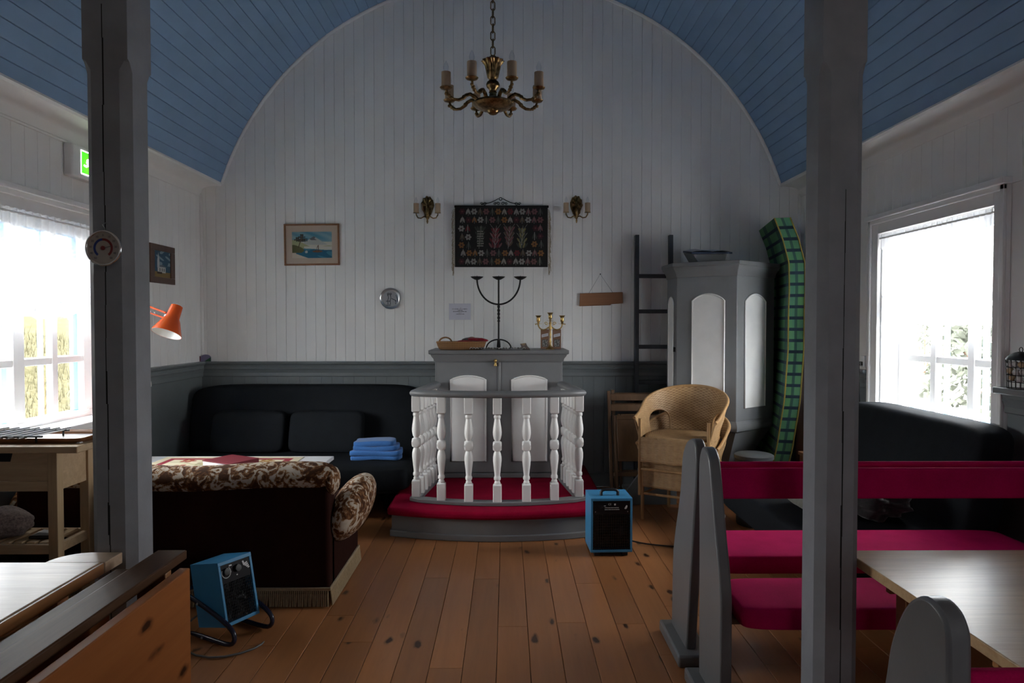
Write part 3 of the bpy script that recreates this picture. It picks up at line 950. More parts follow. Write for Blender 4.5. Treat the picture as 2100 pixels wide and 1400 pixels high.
# ================================================================== altar end
# platform with bowed front and red carpet
CXA = -0.063
def bow(hw, yc, ye, n=24):
    """front curve from left to right"""
    sag = ye - yc
    return [(CXA - hw + 2 * hw * i / n, ye - sag * (1 - (2 * i / n - 1) ** 2)) for i in range(n + 1)]
t = thing('altar_platform', 'low grey altar platform with bowed front and crimson carpet on top', 'platform', (CXA, 5.5, 0))
pl = bow(.755, 4.69, 4.835) + [(CXA + .755, 6.27), (CXA - .755, 6.27)]
obj('riser', MB().prism(pl, 'z', 0, .165), 'grey_paint', t, smooth=30)
pl2 = bow(.768, 4.678, 4.823) + [(CXA + .768, 6.27), (CXA - .768, 6.27)]
obj('plinth_strip', MB().prism(pl2, 'z', 0, .045), 'grey_paint', t, smooth=30, bevel=.006)
pl3 = bow(.785, 4.655, 4.80) + [(CXA + .785, 6.27), (CXA - .785, 6.27)]
obj('carpet', MB().prism(pl3, 'z', .155, .21), 'red_carpet', t, bevel=.02, seg=3)

# communion rail
t = thing('altar_rail', 'grey and white turned baluster rail around three sides of the altar', 'railing', (CXA, 5.2, .21))
HW = .607
front = bow(HW, 4.862, 4.985, 24)
def railpath():
    return [(CXA - .525, 5.70)] + [(CXA - .525 - (HW - .525) * k / 4, 5.70 - (5.70 - 5.03) * k / 4) for k in range(1, 4)] + front + [(CXA + .525 + (HW - .525) * k / 4, 5.70 - (5.70 - 5.03) * k / 4) for k in range(3, 0, -1)] + [(CXA + .525, 5.70)]
def sweep(path, prof):
    mb = MB(); rings = []
    for i, p in enumerate(path):
        a = Vector(path[max(i - 1, 0)]); b = Vector(path[min(i + 1, len(path) - 1)])
        d = (b - a).normalized(); nrm = Vector((d.y, -d.x))
        rings.append([(p[0] + nrm.x * u, p[1] + nrm.y * u, z) for u, z in prof])
    return mb.loft(rings)
obj('base_rail', sweep(railpath(), [(-.042, .211), (.042, .211), (.042, .238), (-.042, .238)]), 'grey_paint', t, bevel=.004)
hp = [(.040 * math.cos(a), 1.003 + .026 * math.sin(a)) for a in [2 * PI * i / 14 for i in range(14)]]
obj('hand_rail', sweep(railpath(), hp), 'grey_paint', t, smooth=50)
BH = .742
def baluster_mesh():
    mb = MB()
    q = .031
    c = .004
    def sq(z0, z1, top, bot):
        r = [(q, c)]
        def ring(z, k):
            return [(k, -k + c, z), (k, k - c, z), (k - c, k, z), (-k + c, k, z), (-k, k - c, z), (-k, -k + c, z), (-k + c, -k, z), (k - c, -k, z)]
        rr = ([ring(z0, q - .008)] if bot else []) + [ring(z0 + (.008 if bot else 0), q), ring(z1 - (.008 if top else 0), q)] + ([ring(z1, q - .008)] if top else [])
        mb.loft(rr)
    sq(0, .125, True, False)
    sq(BH - .12, BH, False, True)
    low = [(.020, .122), (.023, .135), (.019, .142), (.018, .150), (.024, .155), (.025, .165), (.024, .175), (.020, .180), (.020, .19), (.023, .22), (.028, .26), (.0315, .295), (.031, .32), (.026, .345), (.020, .358), (.018, .362)]
    mb.lathe(low, 16)
    up = [(.018, .432), (.019, .438), (.025, .448), (.031, .475), (.0325, .495), (.030, .525), (.025, .555), (.021, .58), (.020, .592), (.024, .597), (.025, .605), (.024, .613), (.019, .618), (.022, .624)]
    mb.lathe(up, 16)
    # faceted knuckle between the two vases
    rings = []
    for j in range(9):
        a = -PI / 2 + PI * j / 8
        r, z = .044 * math.cos(a), .397 + .041 * math.sin(a)
        ring = []
        for k in range(24):
            b = 2 * PI * k / 24
            cl = lambda v: max(-.0315, min(.0315, v))
            ring.append((cl(max(r, .014) * math.cos(b)), cl(max(r, .014) * math.sin(b)), z))
        rings.append(ring)
    mb.loft(rings)
    return mb
b0 = None
spots = []
for px, i in zip((-.678, -.472, -.272, -.067, .142, .345, .546), range(7)):
    u = (px - CXA) / HW
    spots.append((px + (.012 if i == 0 else -.012 if i == 6 else 0), 4.862 + .123 * u * u + (.03 if i in (0, 6) else 0), 0))
for k in range(1, 6):
    f = k / 6
    y = 5.03 + f * (5.66 - 5.03)
    hw = HW - (HW - .53) * f
    spots.append((CXA - hw + .006, y, 0)); spots.append((CXA + hw - .006, y, 0))
for (x, y, r) in spots:
    if b0 is None:
        b0 = obj('baluster', MB(), 'white_gloss', t)
        me = mesh_from(baluster_mesh(), 'baluster', Vector((0, 0, 0)), 40)
        me.materials.append(M['white_gloss'])
        b0.data = me
        b0.location = (x - CXA, y - 5.2, .0275)
    else:
        inst(b0, t, (x - CXA, y - 5.2, .0275))

# altar cabinet
t = thing('altar_cabinet', 'grey painted altar cupboard with two white arched door panels', 'cabinet', (-.066, 5.98, .21))
X0, X1, YC = -.603, .471, 5.74
obj('body', MB().box(X0, X1, YC + .012, 6.27, .211, 1.206), 'grey_paint', t, bevel=.004)
cz = [(.0, 1.195), (.008, 1.195), (.012, 1.215), (.03, 1.24), (.034, 1.252), (.046, 1.256), (.05, 1.262), (.05, 1.288), (0, 1.288)]
mb = MB()
rings = [[(X0 - d, YC - d, z), (X1 + d, YC - d, z), (X1 + d, 6.27, z), (X0 - d, 6.27, z)] for d, z in cz[:-1]]
mb.loft(rings)
obj('cornice', mb, 'grey_paint', t, bevel=.002)
obj('plinth', MB().box(X0 - .01, X1 + .01, YC - .012, 6.27, .211, .25), 'grey_paint', t, bevel=.004)
for (da, db, pa, pb) in ((X0 + .012, -.068, -.470, -.177), (-.054, X1 - .012, .045, .336)):
    d = obj('door', MB().box(da, db, YC - .006, YC + .014, .256, 1.185), 'grey_paint', t, bevel=.003)
    pp = arch_poly(pa, pb, .351, 1.072, .032, 12)
    p = obj('arched_panel', MB().prism(pp, 'y', YC - .009, YC - .004), 'white_gloss', d, label='white arched panel')
    obj('panel_moulding', MB().tube([(x, YC - .009, z) for x, z in pp], .008, 6, closed=True), 'white_gloss', d, smooth=60)
obj('centre_bead', MB().prism([(-.0725 + .0115 * math.cos(a) + .0115, YC - .006 + .012 * math.sin(a)) for a in [PI + PI * i / 8 for i in range(9)]], 'z', .256, 1.185), 'grey_paint', t, smooth=40)
lt = obj('latch', MB().lathe([(.004, 0), (.012, .004), (.013, .012), (.009, .02), (.008, .034), (.013, .042), (.014, .052), (.010, .060), (.004, .062)], 12, (-.094, YC - .02, 1.152)), 'brass', t, smooth=50)
obj('hasp', MB().box(-.102, -.086, YC - .014, YC - .006, 1.17, 1.215), 'brass', lt, bevel=.002)

# things on the altar (top at z 1.288)
ZT = 1.2885
t = thing('bread_basket', 'oval wicker basket of knitted mittens on the altar', 'basket', (-.39, 5.86, ZT))
obj('bowl', MB().lathe([(.175, 0), (.19, .006), (.205, .035), (.212, .062), (.204, .062), (.19, .012), (.01, .01)], 28, (-.39, 5.86, ZT), sy=.55), 'basket', t, smooth=40)
obj('rim', MB().tube([(-.39 + .209 * math.cos(a), 5.86 + .115 * math.sin(a), ZT + .064) for a in [2 * PI * i / 30 for i in range(30)]], .007, 6, closed=True), 'basket', t, smooth=60)
for xx, tl in ((-.525, .3), (-.30, -.2)):
    obj('handle', MB().tube([(xx + .05 * math.cos(a), 5.86 + tl * .12 * math.cos(a), ZT + .062 + .042 * math.sin(a)) for a in [PI * i / 12 for i in range(13)]], .007, 6), 'basket', t, smooth=60)
mit = [((-.47, 5.86, ZT + .05), (.075, .045, .02), 'mitten_grey', 'grey knitted mitten in the altar basket'), ((-.37, 5.85, ZT + .062), (.085, .04, .022), 'mitten_red', 'dark red mitten lying in the middle of the altar basket'), ((-.245, 5.85, ZT + .084), (.095, .045, .018), 'mitten_red', 'dark red mitten resting on the right rim of the altar basket'), ((-.33, 5.87, ZT + .088), (.06, .04, .016), 'mitten_grey', 'grey and red mitten on top of the altar basket')]
for c, r, m, lb in mit:
    t = thing('mitten', lb, 'mitten', c)
    R = Euler((0, random.uniform(-.15, .15), random.uniform(-.4, .4))).to_matrix()
    obj('hand_part', MB().ball(c, *r, 14, 8, R), m, t, smooth=180)
    obj('thumb', MB().ball((c[0] + r[0] * .3, c[1] - r[1] * .8, c[2] + .004), .035, .016, .013, 10, 6, R), m, t, smooth=180)

# wrought iron three-armed candlestick
t = thing('iron_candlestick', 'tall black wrought iron three-armed candlestick standing on the altar', 'candlestick', (-.07, 6.0, ZT))
cx, cy = -.07, 6.0
obj('post', MB().tube([(cx, cy, ZT + .03), (cx, cy, 1.905)], .0075, 8), 'iron', t, smooth=60)
tw = MB()
for k in range(2):
    tw.tube([(cx + .007 * math.cos(a + k * PI), cy + .007 * math.sin(a + k * PI), 1.53 + .14 * i / 30) for i, a in [(i, i * .45) for i in range(31)]], .006, 6)
obj('twist', tw, 'iron', t, smooth=60)
obj('boss', MB().prism([(cx - .018, ZT), (cx + .018, ZT), (cx + .012, ZT + .085), (cx - .012, ZT + .085)], 'y', cy - .014, cy + .014), 'iron', t, bevel=.003)
obj('arm_bow', MB().tube([(cx + .19 * math.cos(a), cy, 1.905 - .225 * math.sin(a)) for a in [PI * i / 28 for i in range(29)]], .0075, 8), 'iron', t, smooth=60)
for r in (0, PI / 2):
    obj('foot_bow', MB().tube([(cx + .108 * math.cos(a) * math.cos(r), cy + .108 * math.cos(a) * math.sin(r), ZT + .006 + .078 * math.sin(a)) for a in [PI * i / 16 for i in range(17)]], .006, 6), 'iron', t, smooth=60)
for dx in (-.19, 0, .19):
    d = obj('drip_dish', MB().lathe([(.006, -.022), (.02, -.018), (.042, -.006), (.057, .006), (.055, .008), (.04, -.001), (.02, -.006), (.005, -.006)], 20, (cx + dx, cy, 1.915)), 'iron', t, smooth=40)
    obj('pricket', MB().tube([(cx + dx, cy, 1.91), (cx + dx, cy, 1.932)], .0025, 5), 'iron', d)

# brass three-light candelabrum
t = thing('brass_candelabrum', 'small polished brass three-light candelabrum at the right end of the altar', 'candelabrum', (.379, 5.93, ZT))
cx, cy = .379, 5.93
obj('stem', MB().lathe([(.042, 0), (.043, .006), (.032, .012), (.018, .022), (.009, .035), (.008, .055), (.012, .065), (.008, .075), (.0075, .12), (.011, .128), (.0075, .136), (.0075, .165), (.013, .175), (.014, .19), (.009, .205), (.008, .215), (.013, .225), (.010, .235), (.006, .243)], 16, (cx, cy, ZT)), 'brass', t, smooth=50)
def cup(z, x, par):
    c = obj('candle_cup', MB().lathe([(.006, 0), (.009, .008), (.010, .02), (.0155, .03), (.0155, .048), (.013, .055), (.019, .068), (.027, .078), (.024, .079), (.012, .06), (.01, .045)], 16, (x, cy, z)), 'brass', par, smooth=50)
    obj('drip_pan', MB().lathe([(.004, .004), (.032, .005), (.033, .007), (.004, .008)], 18, (x, cy, z)), 'brass', c, smooth=40)
cup(ZT + .24, cx, t)
for s in (-1, 1):
    pts = [(cx + s * (.062 - .040 * math.cos(a)), cy, ZT + .203 - .036 * math.sin(a)) for a in [-.9 + (PI + .9) * i / 18 for i in range(19)]]
    pts = [(cx + s * .012, cy, ZT + .18)] + [(cx + s * (.058 + .045 * math.cos(a)), cy, ZT + .215 + .045 * math.sin(a)) for a in [PI * 1.15 + PI * .85 * i / 16 for i in range(17)]]
    a = obj('arm', MB().tube(pts, .0055, 8), 'brass', t, smooth=60)
    obj('scroll', MB().tube([(cx + s * (.035 + .016 * (1 - i / 24) * math.cos(i * .38)), cy, ZT + .222 + .016 * (1 - i / 24) * math.sin(i * .38)) for i in range(20)], .0035, 6), 'brass', a, smooth=60)
    obj('leaf_tip', MB().tube([(cx + s * .103, cy, ZT + .21), (cx + s * .118, cy, ZT + .222), (cx + s * .13, cy, ZT + .212)], .004, 6), 'brass', a, smooth=60)
    cup(ZT + .215, cx + s * .103, t)

# two brown card sleeves with a photo and a slip of paper
def card_paint(X, Z):
    C = np.tile(np.array([.20, .105, .065]), (len(X), 1))
    u, v = X / .075, Z / .172
    C[(u > .17) & (u < .85) & (v > .10) & (v < .48)] = (.06, .06, .06)
    ph = (u > .2) & (u < .82) & (v > .12) & (v < .46)
    nn = .5 + .5 * np.sin(u * 19 + 3 * np.sin(v * 21)) * np.cos(v * 26 + u * 7)
    C[ph] = (.05 + .35 * nn[ph, None] ** 2 * np.array([1, 1, .95]))
    lab = (np.abs((v - .70) - (u - .5) * .10) < .075) & (u > .1) & (u < .9)
    C[lab] = (.52, .52, .58)
    ln = lab & ((np.abs((v - .715) - (u - .5) * .10) < .008) | (np.abs((v - .685) - (u - .5) * .10) < .008)) & (u > .2) & (u < .75)
    C[ln] = (.3, .3, .34)
    return C
for x, lb in ((.338, 'brown card with a photo and white slip, left of the brass stem'), (.443, 'brown card with a photo and white slip, right of the brass stem')):
    t = thing('photo_card', lb, 'card', (x, 6.02, ZT), group='brown cards standing on the altar')
    obj('card', MB().box(x - .0375, x + .0375, 6.02, 6.024, ZT + .0005, ZT + .172), 'frame_wood', t)
    print_sheet('card_front', .075, .172, 40, 90, card_paint, 'print', t, (0, -.0005, .086))
# lace runner, little pouch
def lacey(u, v):
    x = -.31 + .47 * u
    return (x, 5.70 + .17 * v, ZT + .005 + .012 * abs(math.sin(u * 60)) * (1 - v) + .010 * abs(math.sin(u * 23 + v * 9)))
solo('crochet_runner', MB().grid(lacey, 120, 12), 'white_crochet', 'crumpled white crochet runner lying along the front of the altar', 'runner', (-.075, 5.78, ZT), smooth=180)
t = thing('fabric_pouch', 'small grey-brown fabric pouch leaning on the altar', 'pouch', (.15, 5.86, ZT))
obj('pouch_body', MB().prism([(.115, ZT + .052), (.135, ZT + .044), (.165, ZT + .058), (.178, ZT + .03), (.205, ZT + .001), (.135, ZT + .001)], 'y', 5.845, 5.875), 'knit_multi', t, bevel=.006)
obj('flap', MB().prism([(.118, ZT + .05), (.163, ZT + .056), (.15, ZT + .03)], 'y', 5.841, 5.846), 'fringe_cream', t)

# ================================================================== back wall hangings (wall face at y 6.306)
YW = 6.303
# tapestry
PALC = {'m': (.085, .008, .018), 'w': (.42, .40, .37), 'p': (.26, .10, .11), 'o': (.36, .15, .03), 'r': (.20, .01, .02), 'g': (.05, .065, .05), 'b': (.13, .085, .05), 'y': (.30, .25, .10)}
TW, TH_ = .850, .552
def crop2t(x, y):
    return ((x - 565) / 940 * TW, (840 - y) / 605 * TH_)
def tap_paint(X, Z):
    C = np.tile(np.array([.006, .003, .004]), (len(X), 1))
    wv = .25 * np.sin(X * 900) * np.sin(Z * 900)
    def flower(cx, cy, c):
        x, z = crop2t(cx, cy)
        dx, dz = X - x, Z - z
        r = np.hypot(dx, dz); a = np.arctan2(dz, dx)
        C[r < .030 * (.62 + .38 * np.abs(np.cos(3 * a)))] = PALC[c]
        C[r < .008] = (.09, .03, .03) if c != 'm' else (.25, .06, .06)
    def leaf(cx, cy, c, s=1.0):
        x, z = crop2t(cx, cy)
        for k in (-1, 1):
            dx, dz = X - x - k * .010 * s, Z - z
            u = dx * math.cos(.35 * k) + dz * math.sin(.35 * k); v = -dx * math.sin(.35 * k) + dz * math.cos(.35 * k)
            C[(u / (.008 * s)) ** 2 + (v / (.027 * s)) ** 2 < 1] = PALC[c]
        C[(np.abs(X - x) < .0016) & (np.abs(Z - z) < .036 * s)] = PALC['w']
    rows = [(285, 638, 'mwpowrp'.replace('w', 'w')), (785, 632, 'mwpomwp')]
    for y, x0, cs in ((285, 638, 'mwporwp'), (785, 632, 'mwpomwp')):
        for i, c in enumerate(cs):
            flower(x0 + 122 * i, y, c); leaf(x0 + 61 + 122 * i, y + (2 if y < 500 else -2), 'wbgwwpg'[i])
    for y, x0, cs in ((368, 703, 'mwpomwp'), (700, 710, 'owporwo')):
        for i, c in enumerate(cs):
            flower(x0 + 121 * i, y, c); leaf(x0 - 62 + 121 * i, y, 'woggwbp'[i])
    for x, y, c in ((630, 455, 'w'), (700, 540, 'w'), (632, 620, 'o'), (1380, 450, 'm'), (1430, 530, 'm'), (1370, 610, 'o')):
        flower(x, y, c)
    for x, y, c in ((695, 455, 'r'), (638, 540, 'b'), (703, 625, 'g'), (1430, 450, 'p'), (1372, 530, 'g'), (1438, 610, 'g')):
        leaf(x, y, c)
    # four upright sprays
    for cx, kind in ((820, 0), (975, 1), (1115, 2), (1245, 3)):
        x, z = crop2t(cx, 540)
        for k in range(-2, 3):
            for j in range(4):
                zz = z + (-.075 + .045 * j) * (1 if kind in (1, 3) else -1)
                xx = x + k * .018 * (1 - .16 * j) * (1 if kind != 1 else 1.25)
                dx, dz = X - xx, Z - zz
                th = .3 * k
                u = dx * math.cos(th) - dz * math.sin(th); v = dx * math.sin(th) + dz * math.cos(th)
                m = (u / .0085) ** 2 + (v / .026) ** 2 < 1
                C[m] = (PALC['g'], PALC['r'], PALC['b'], PALC['y'])[kind] if (k + j) % 2 else (PALC['g'], PALC['p'], PALC['p'], PALC['g'])[kind]
        C[(np.abs(X - x - .01 * np.sin((Z - z) * 12)) < .0018) & (np.abs(Z - z) < .105)] = PALC['w']
        if kind == 0:
            for j in range(7):
                for k in (-1.6, -.6, .6, 1.6):
                    C[np.hypot(X - x - k * .014 - .004 * (j % 2), Z - z + .08 - j * .022) < .006] = PALC['w']
        else:
            for k in (-1, 1):
                for j in range(4):
                    s = .03 + .02 * (j % 2)
                    zz = z - .07 + .04 * j
                    C[(np.abs((Z - zz) - (X - x) * k * 1.4) < .0022) & ((X - x) * k > 0) & ((X - x) * k < s)] = PALC['w']
    return C * (1 + wv[:, None]) * .55
t = thing('tapestry', 'dark woven tapestry with flower borders hanging from an iron rod', 'tapestry', (-.0485, YW - .02, 2.03))
print_sheet('weaving', TW, TH_, 300, 196, tap_paint, 'print', t, (0, -.006, .276))
obj('backing', MB().box(-.0485 - TW / 2, -.0485 + TW / 2, YW - .0258, YW - .021, 2.03, 2.03 + TH_), 'black', t)
rod = obj('hanging_rod', MB().box(-.478, .385, YW - .032, YW - .016, 2.572, 2.592), 'iron', t, bevel=.003)
sc = MB()
cx = -.055
def spiral(x, z, r, turns, s, flip=1):
    return [(x + s * r * (1 - .75 * i / 26) * math.cos(i / 26 * turns * 2 * PI), YW - .025, z + flip * r * (1 - .75 * i / 26) * math.sin(i / 26 * turns * 2 * PI)) for i in range(27)]
for s in (-1, 1):
    sc.tube([(cx + s * (.02 + .155 * u), YW - .025, 2.655 - .05 * u - .012 * math.sin(u * PI)) for u in [i / 12 for i in range(13)]], .0035, 6)
    sc.tube(spiral(cx + s * .145, 2.605, .017, 1.3, -s), .003, 6)
    sc.tube(spiral(cx + s * .172, 2.607, .014, 1.2, s), .003, 6)
    sc.tube(spiral(cx + s * .022, 2.61, .016, 1.3, s), .003, 6)
    sc.tube(spiral(cx + s * .05, 2.608, .013, 1.3, -s), .003, 6)
sc.tube([(cx + .014 * math.cos(a), YW - .025, 2.652 + .012 * math.sin(a)) for a in [2 * PI * i / 14 for i in range(14)]], .0035, 6, closed=True)
obj('scrollwork', sc, 'iron', rod, smooth=60)
fr = MB()
for s, xe in ((-1, -.0485 - TW / 2), (1, -.0485 + TW / 2)):
    for k in range(70):
        z = 2.04 + .52 * k / 69
        L = random.uniform(.018, .032)
        fr.tube([(xe, YW - .022, z), (xe + s * L * .7, YW - .024, z - .012), (xe + s * L, YW - .02, z - random.uniform(.03, .06))], .0018, 4)
    for k in range(8):
        fr.tube([(xe + s * .012 + random.uniform(-.006, .006), YW - .022, 2.06), (xe + s * .016 + random.uniform(-.008, .008), YW - .02, 1.96 + random.uniform(-.01, .03))], .002, 4)
obj('fringe', fr, 'tassel', t, kind='stuff')

# wall sconces
def sconce(x, z, label):
    y = YW - .012
    t = thing('wall_sconce', label, 'wall lamp', (x, YW, z - .11), group='brass two-candle wall sconces')
    # fluted shell back plate
    n = 44
    def ring(r, yy, wob):
        out = []
        for k in range(n):
            a = 2 * PI * k / n
            ex, ez = .058, .088 if math.sin(a) > 0 else .125
            taper = 1 - .55 * max(0, -math.sin(a))
            s = r * (1 + wob * math.cos(11 * a))
            out.append((x + ex * s * math.cos(a) * taper, yy - (.006 * math.cos(11 * a) * r), z + .045 + ez * s * math.sin(a)))
        return out
    obj('back_plate', MB().loft([ring(1.0, YW, .0), ring(1.0, y, .05), ring(.8, y - .012, .03), ring(.35, y - .006, 0), ring(.05, y - .004, 0)]), 'old_brass', t, smooth=50)
    obj('stalk', MB().lathe([(.004, -.12), (.009, -.10), (.006, -.085), (.014, -.07), (.010, -.05), (.016, -.03), (.018, .0), (.012, .05), (.004, .075)], 12, (x, y - .02, z)), 'old_brass', t, smooth=50)
    for s in (-1, 1):
        a = obj('arm', MB().tube([(x, y - .025, z - .065), (x + s * .028, y - .035, z - .058), (x + s * .055, y - .045, z - .075), (x + s * .082, y - .05, z - .072), (x + s * .098, y - .05, z - .045), (x + s * .098, y - .05, z - .03)], .0055, 8), 'old_brass', t, smooth=60)
        obj('drip_pan', MB().lathe([(.006, -.038), (.028, -.034), (.029, -.031), (.006, -.029)], 16, (x + s * .098, y - .05, z + .005)), 'old_brass', a, smooth=40)
        obj('candle_sleeve', MB().lathe([(.0245, 0), (.0245, .083), (.021, .084), (.008, .084)], 16, (x + s * .098, y - .05, z - .025)), 'cream_sleeve', a, smooth=40)
        obj('bulb', MB().lathe([(.007, 0), (.013, .018), (.014, .028), (.009, .045), (.002, .058)], 12, (x + s * .098, y - .05, z + .058)), 'bulb_glass', a, smooth=60)
sconce(-.724, 2.545, 'brass two-candle wall sconce left of the tapestry')
sconce(.640, 2.552, 'brass two-candle wall sconce right of the tapestry')

# framed watercolour
def boat_paint(X, Z):
    u, v = X / .505, Z / .378
    C = np.tile(np.array([.50, .40, .32]), (len(X), 1))
    pu, pv = (u - .14) / .72, (v - .18) / .63
    pic = (pu > 0) & (pu < 1) & (pv > 0) & (pv < 1)
    P = np.zeros_like(C)
    n1 = np.sin(pu * 9 + 2 * np.sin(pv * 7)) * np.cos(pv * 11 + pu * 5)
    sky = np.stack([.16 + .10 * n1, .30 + .09 * n1, .36 + .07 * n1], 1)
    P[:] = sky
    P[(pv < .62) & (pv > .3)] = (.55, .55, .46)
    mount = (pv < .83 - np.abs(pu - .55) * .95) & (pv > .5)
    P[mount] = (.40, .42, .40)
    P[mount & (np.abs(pu - .53 - .03 * np.sin(pv * 40)) < .07) & (pv > .68)] = (.10, .11, .12)
    hill = (pv < .55 + .08 * np.sin(pu * 7 + 1) - .25 * (pu - .3)) & (pv > .36)
    P[hill] = (.34, .36, .20)
    P[(pv < .44) & (pv > .34) & (pu > .3)] = (.58, .57, .50)
    w = pv < .33 + .03 * np.sin(pu * 5)
    P[w & (n1 > -.3)] = (.025, .13, .22)
    P[w & (n1 <= -.3)] = (.06, .22, .32)
    P[(pv < .16 - .55 * (pu - .1)) | ((pv < .3) & (pu < .10))] = (.58, .50, .40)
    P[(pu < .30 - (pv - .3) ** 2 * 6) & (pv > .2) & (pv < .5)] = (.10, .10, .04)
    for tx, tz, tw in ((.25, .88, .05), (.24, .80, .09), (.27, .72, .12), (.24, .66, .15), (.13, .76, .05), (.14, .70, .08)):
        P[((pu - tx) / tw) ** 2 + ((pv - tz) / .035) ** 2 < 1 + .4 * np.sin(pu * 120)] = (.035, .03, .02)
    P[(np.abs(pu - .16 - .22 * (pv - .4)) < .012) & (pv > .4) & (pv < .85)] = (.08, .05, .03)
    P[((pu - .64) / .13) ** 2 + ((pv - .25) / .04) ** 2 < 1] = (.18, .09, .05)
    P[(np.abs(pu - .66) < .008) & (pv > .25) & (pv < .48)] = (.10, .06, .04)
    P[(np.abs(pu - .60 - (pv - .3) * .3) < .006) & (pv > .25) & (pv < .5)] = (.10, .06, .04)
    P[np.hypot((pu - .36) * 1.4, pv - .23) < .05] = (.45, .48, .48)
    C[pic] = P[pic]
    return C
t = thing('framed_watercolour', 'watercolour of a sailing boat and mountain in a thin brown frame', 'picture', (-1.783, YW, 2.046))
fw, fh = .505, .378
for nm, a in (('frame_rail', (-fw / 2, fw / 2, 0, .015)), ('frame_rail', (-fw / 2, fw / 2, fh - .015, fh)), ('frame_stile', (-fw / 2, -fw / 2 + .015, .015, fh - .015)), ('frame_stile', (fw / 2 - .015, fw / 2, .015, fh - .015))):
    obj(nm, MB().box(-1.783 + a[0], -1.783 + a[1], YW - .022, YW, 2.046 + a[2], 2.046 + a[3]), 'frame_wood', t, bevel=.002)
print_sheet('painting', fw, fh, 200, 150, boat_paint, 'print_gloss', t, (0, -.012, fh / 2))
t.rotation_euler = (0, math.radians(-.6), 0)

# glass wall plate with two engraved figures
def plate_paint(X, Z):
    x, z = (X - .1) / .1, (Z - .1) / .1
    C = np.tile(np.array([.34, .35, .37]), (len(X), 1))
    k = (.05, .055, .065)
    def seg(x0, z0, x1, z1, w=.03):
        d = np.array([x1 - x0, z1 - z0]); L = d @ d
        s = np.clip(((x - x0) * d[0] + (z - z0) * d[1]) / L, 0, 1)
        C[np.hypot(x - x0 - s * d[0], z - z0 - s * d[1]) < w] = k
    for dx in (-.22, .0):
        seg(dx, .42, dx - .06, .28); seg(dx, .25, dx + .02, .05); seg(dx + .02, .05, dx - .06, -.25); seg(dx - .04, -.25, dx - .02, -.5)
        C[np.abs(np.hypot(x - dx, z - .42) - .08) < .025] = k
    seg(-.4, -.25, -.05, -.25); seg(-.45, -.6, .0, -.6); seg(.1, .0, .5, -.2); seg(.45, -.2, .46, -.5); seg(.62, -.1, .64, -.52); seg(.5, .3, .62, -.1)
    r, a = np.hypot(x, z), np.degrees(np.arctan2(z, x))
    C[(np.abs(r - .86) < .03) & (a < -48) & (a > -128)] = k
    return C
t = thing('wall_plate', 'round glass plate with engraved figures hung on the white boards', 'plate', (-1.066, YW, 1.742))
obj('rim', MB().lathe([(.004, .004), (.07, .006), (.094, .02), (.098, .024), (.096, .026), (.088, .02), (.068, .010), (.004, .009)], 40, (-1.066, YW, 1.742), d=(0, -1, 0)), 'steel', t, smooth=50)
M['steel_clear'] = M['steel']
ps = print_sheet('engraving', .2, .2, 90, 90, plate_paint, 'print_gloss', t, (0, -.0125, 0))
import bmesh
bm = bmesh.new(); bm.from_mesh(ps.data)
bmesh.ops.delete(bm, geom=[v for v in bm.verts if math.hypot(v.co.x, v.co.z) > .086], context='VERTS')
bm.to_mesh(ps.data); bm.free()

# typed notice: the lines are too small to read, so they stay as fine strokes
def note_paint(X, Z):
    C = np.tile(np.array([.60, .60, .68]), (len(X), 1))
    rs = random.Random(3)
    for zc, x0, x1 in ((.099, .028, .168), (.087, .078, .126), (.076, .035, .164), (.064, .090, .112), (.053, .066, .140)):
        x = x0
        while x < x1:
            w = rs.uniform(.0012, .0028)
            C[(X > x) & (X < x + w) & (np.abs(Z - zc) < .0032)] = (.05, .05, .07)
            x += w + rs.choice([.0008, .0008, .0010, .0040])
    C[(np.abs(np.abs(X - .108) - (.112 - Z) * .35) < .0015) & (Z > .106) & (Z < .114)] = (.2, .2, .24)
    return C
t = thing('paper_notice', 'white paper notice with five typed lines pinned left of the candlestick', 'notice', (-.431, YW, 1.545))
obj('sheet', MB().box(-.431 - .1, -.431 + .1, YW - .004, YW - .003, 1.547, 1.697), 'paper', t)
print_sheet('print', .2, .15, 200, 150, note_paint, 'print', t, (0, -.0045, .077))

# wooden sign hung by a string
t = thing('wooden_board', 'knotty brown wooden board hanging from a string on a nail', 'board', (.87, YW, 1.68))
obj('plank', MB().prism([(.671, 1.672), (.958, 1.682), (.962, 1.692), (1.072, 1.699), (1.068, 1.802), (.675, 1.79)], 'y', YW - .022, YW - .003), 'sign_wood', t, bevel=.003)
obj('string', MB().tube([(.757, YW - .012, 1.79), (.862, YW - .008, 1.967), (.978, YW - .012, 1.797)], .0014, 4), 'ink', t)
obj('nail', MB().lathe([(.002, 0), (.002, .014), (.006, .015), (.005, .017)], 10, (.862, YW, 1.967), d=(0, -1, 0)), 'iron', t)

# ================================================================== chandelier
CH = Vector((-.08, 4.02, 0))
t = thing('chandelier', 'brass eight-arm chandelier with candle sleeves hanging from a chain', 'chandelier', (CH.x, CH.y, 2.80))
chandelier = t
cx, cy = CH.x, CH.y
obj('bowl', MB().lathe([(.004, 2.775), (.022, 2.78), (.034, 2.79), (.036, 2.80), (.07, 2.808), (.105, 2.822), (.118, 2.836), (.112, 2.848), (.08, 2.86), (.045, 2.872), (.024, 2.88), (.02, 2.90), (.024, 2.905), (.02, 2.912), (.024, 2.925), (.036, 2.935), (.040, 2.95), (.034, 2.965), (.022, 2.975), (.022, 2.98)], 28, (cx, cy, 0)), 'old_brass', t, smooth=40)
def cr(r, z, w):
    return [(cx + r * (1 + w * math.cos(12 * a)) * math.cos(a), cy + r * (1 + w * math.cos(12 * a)) * math.sin(a), z) for a in [2 * PI * k / 72 for k in range(72)]]
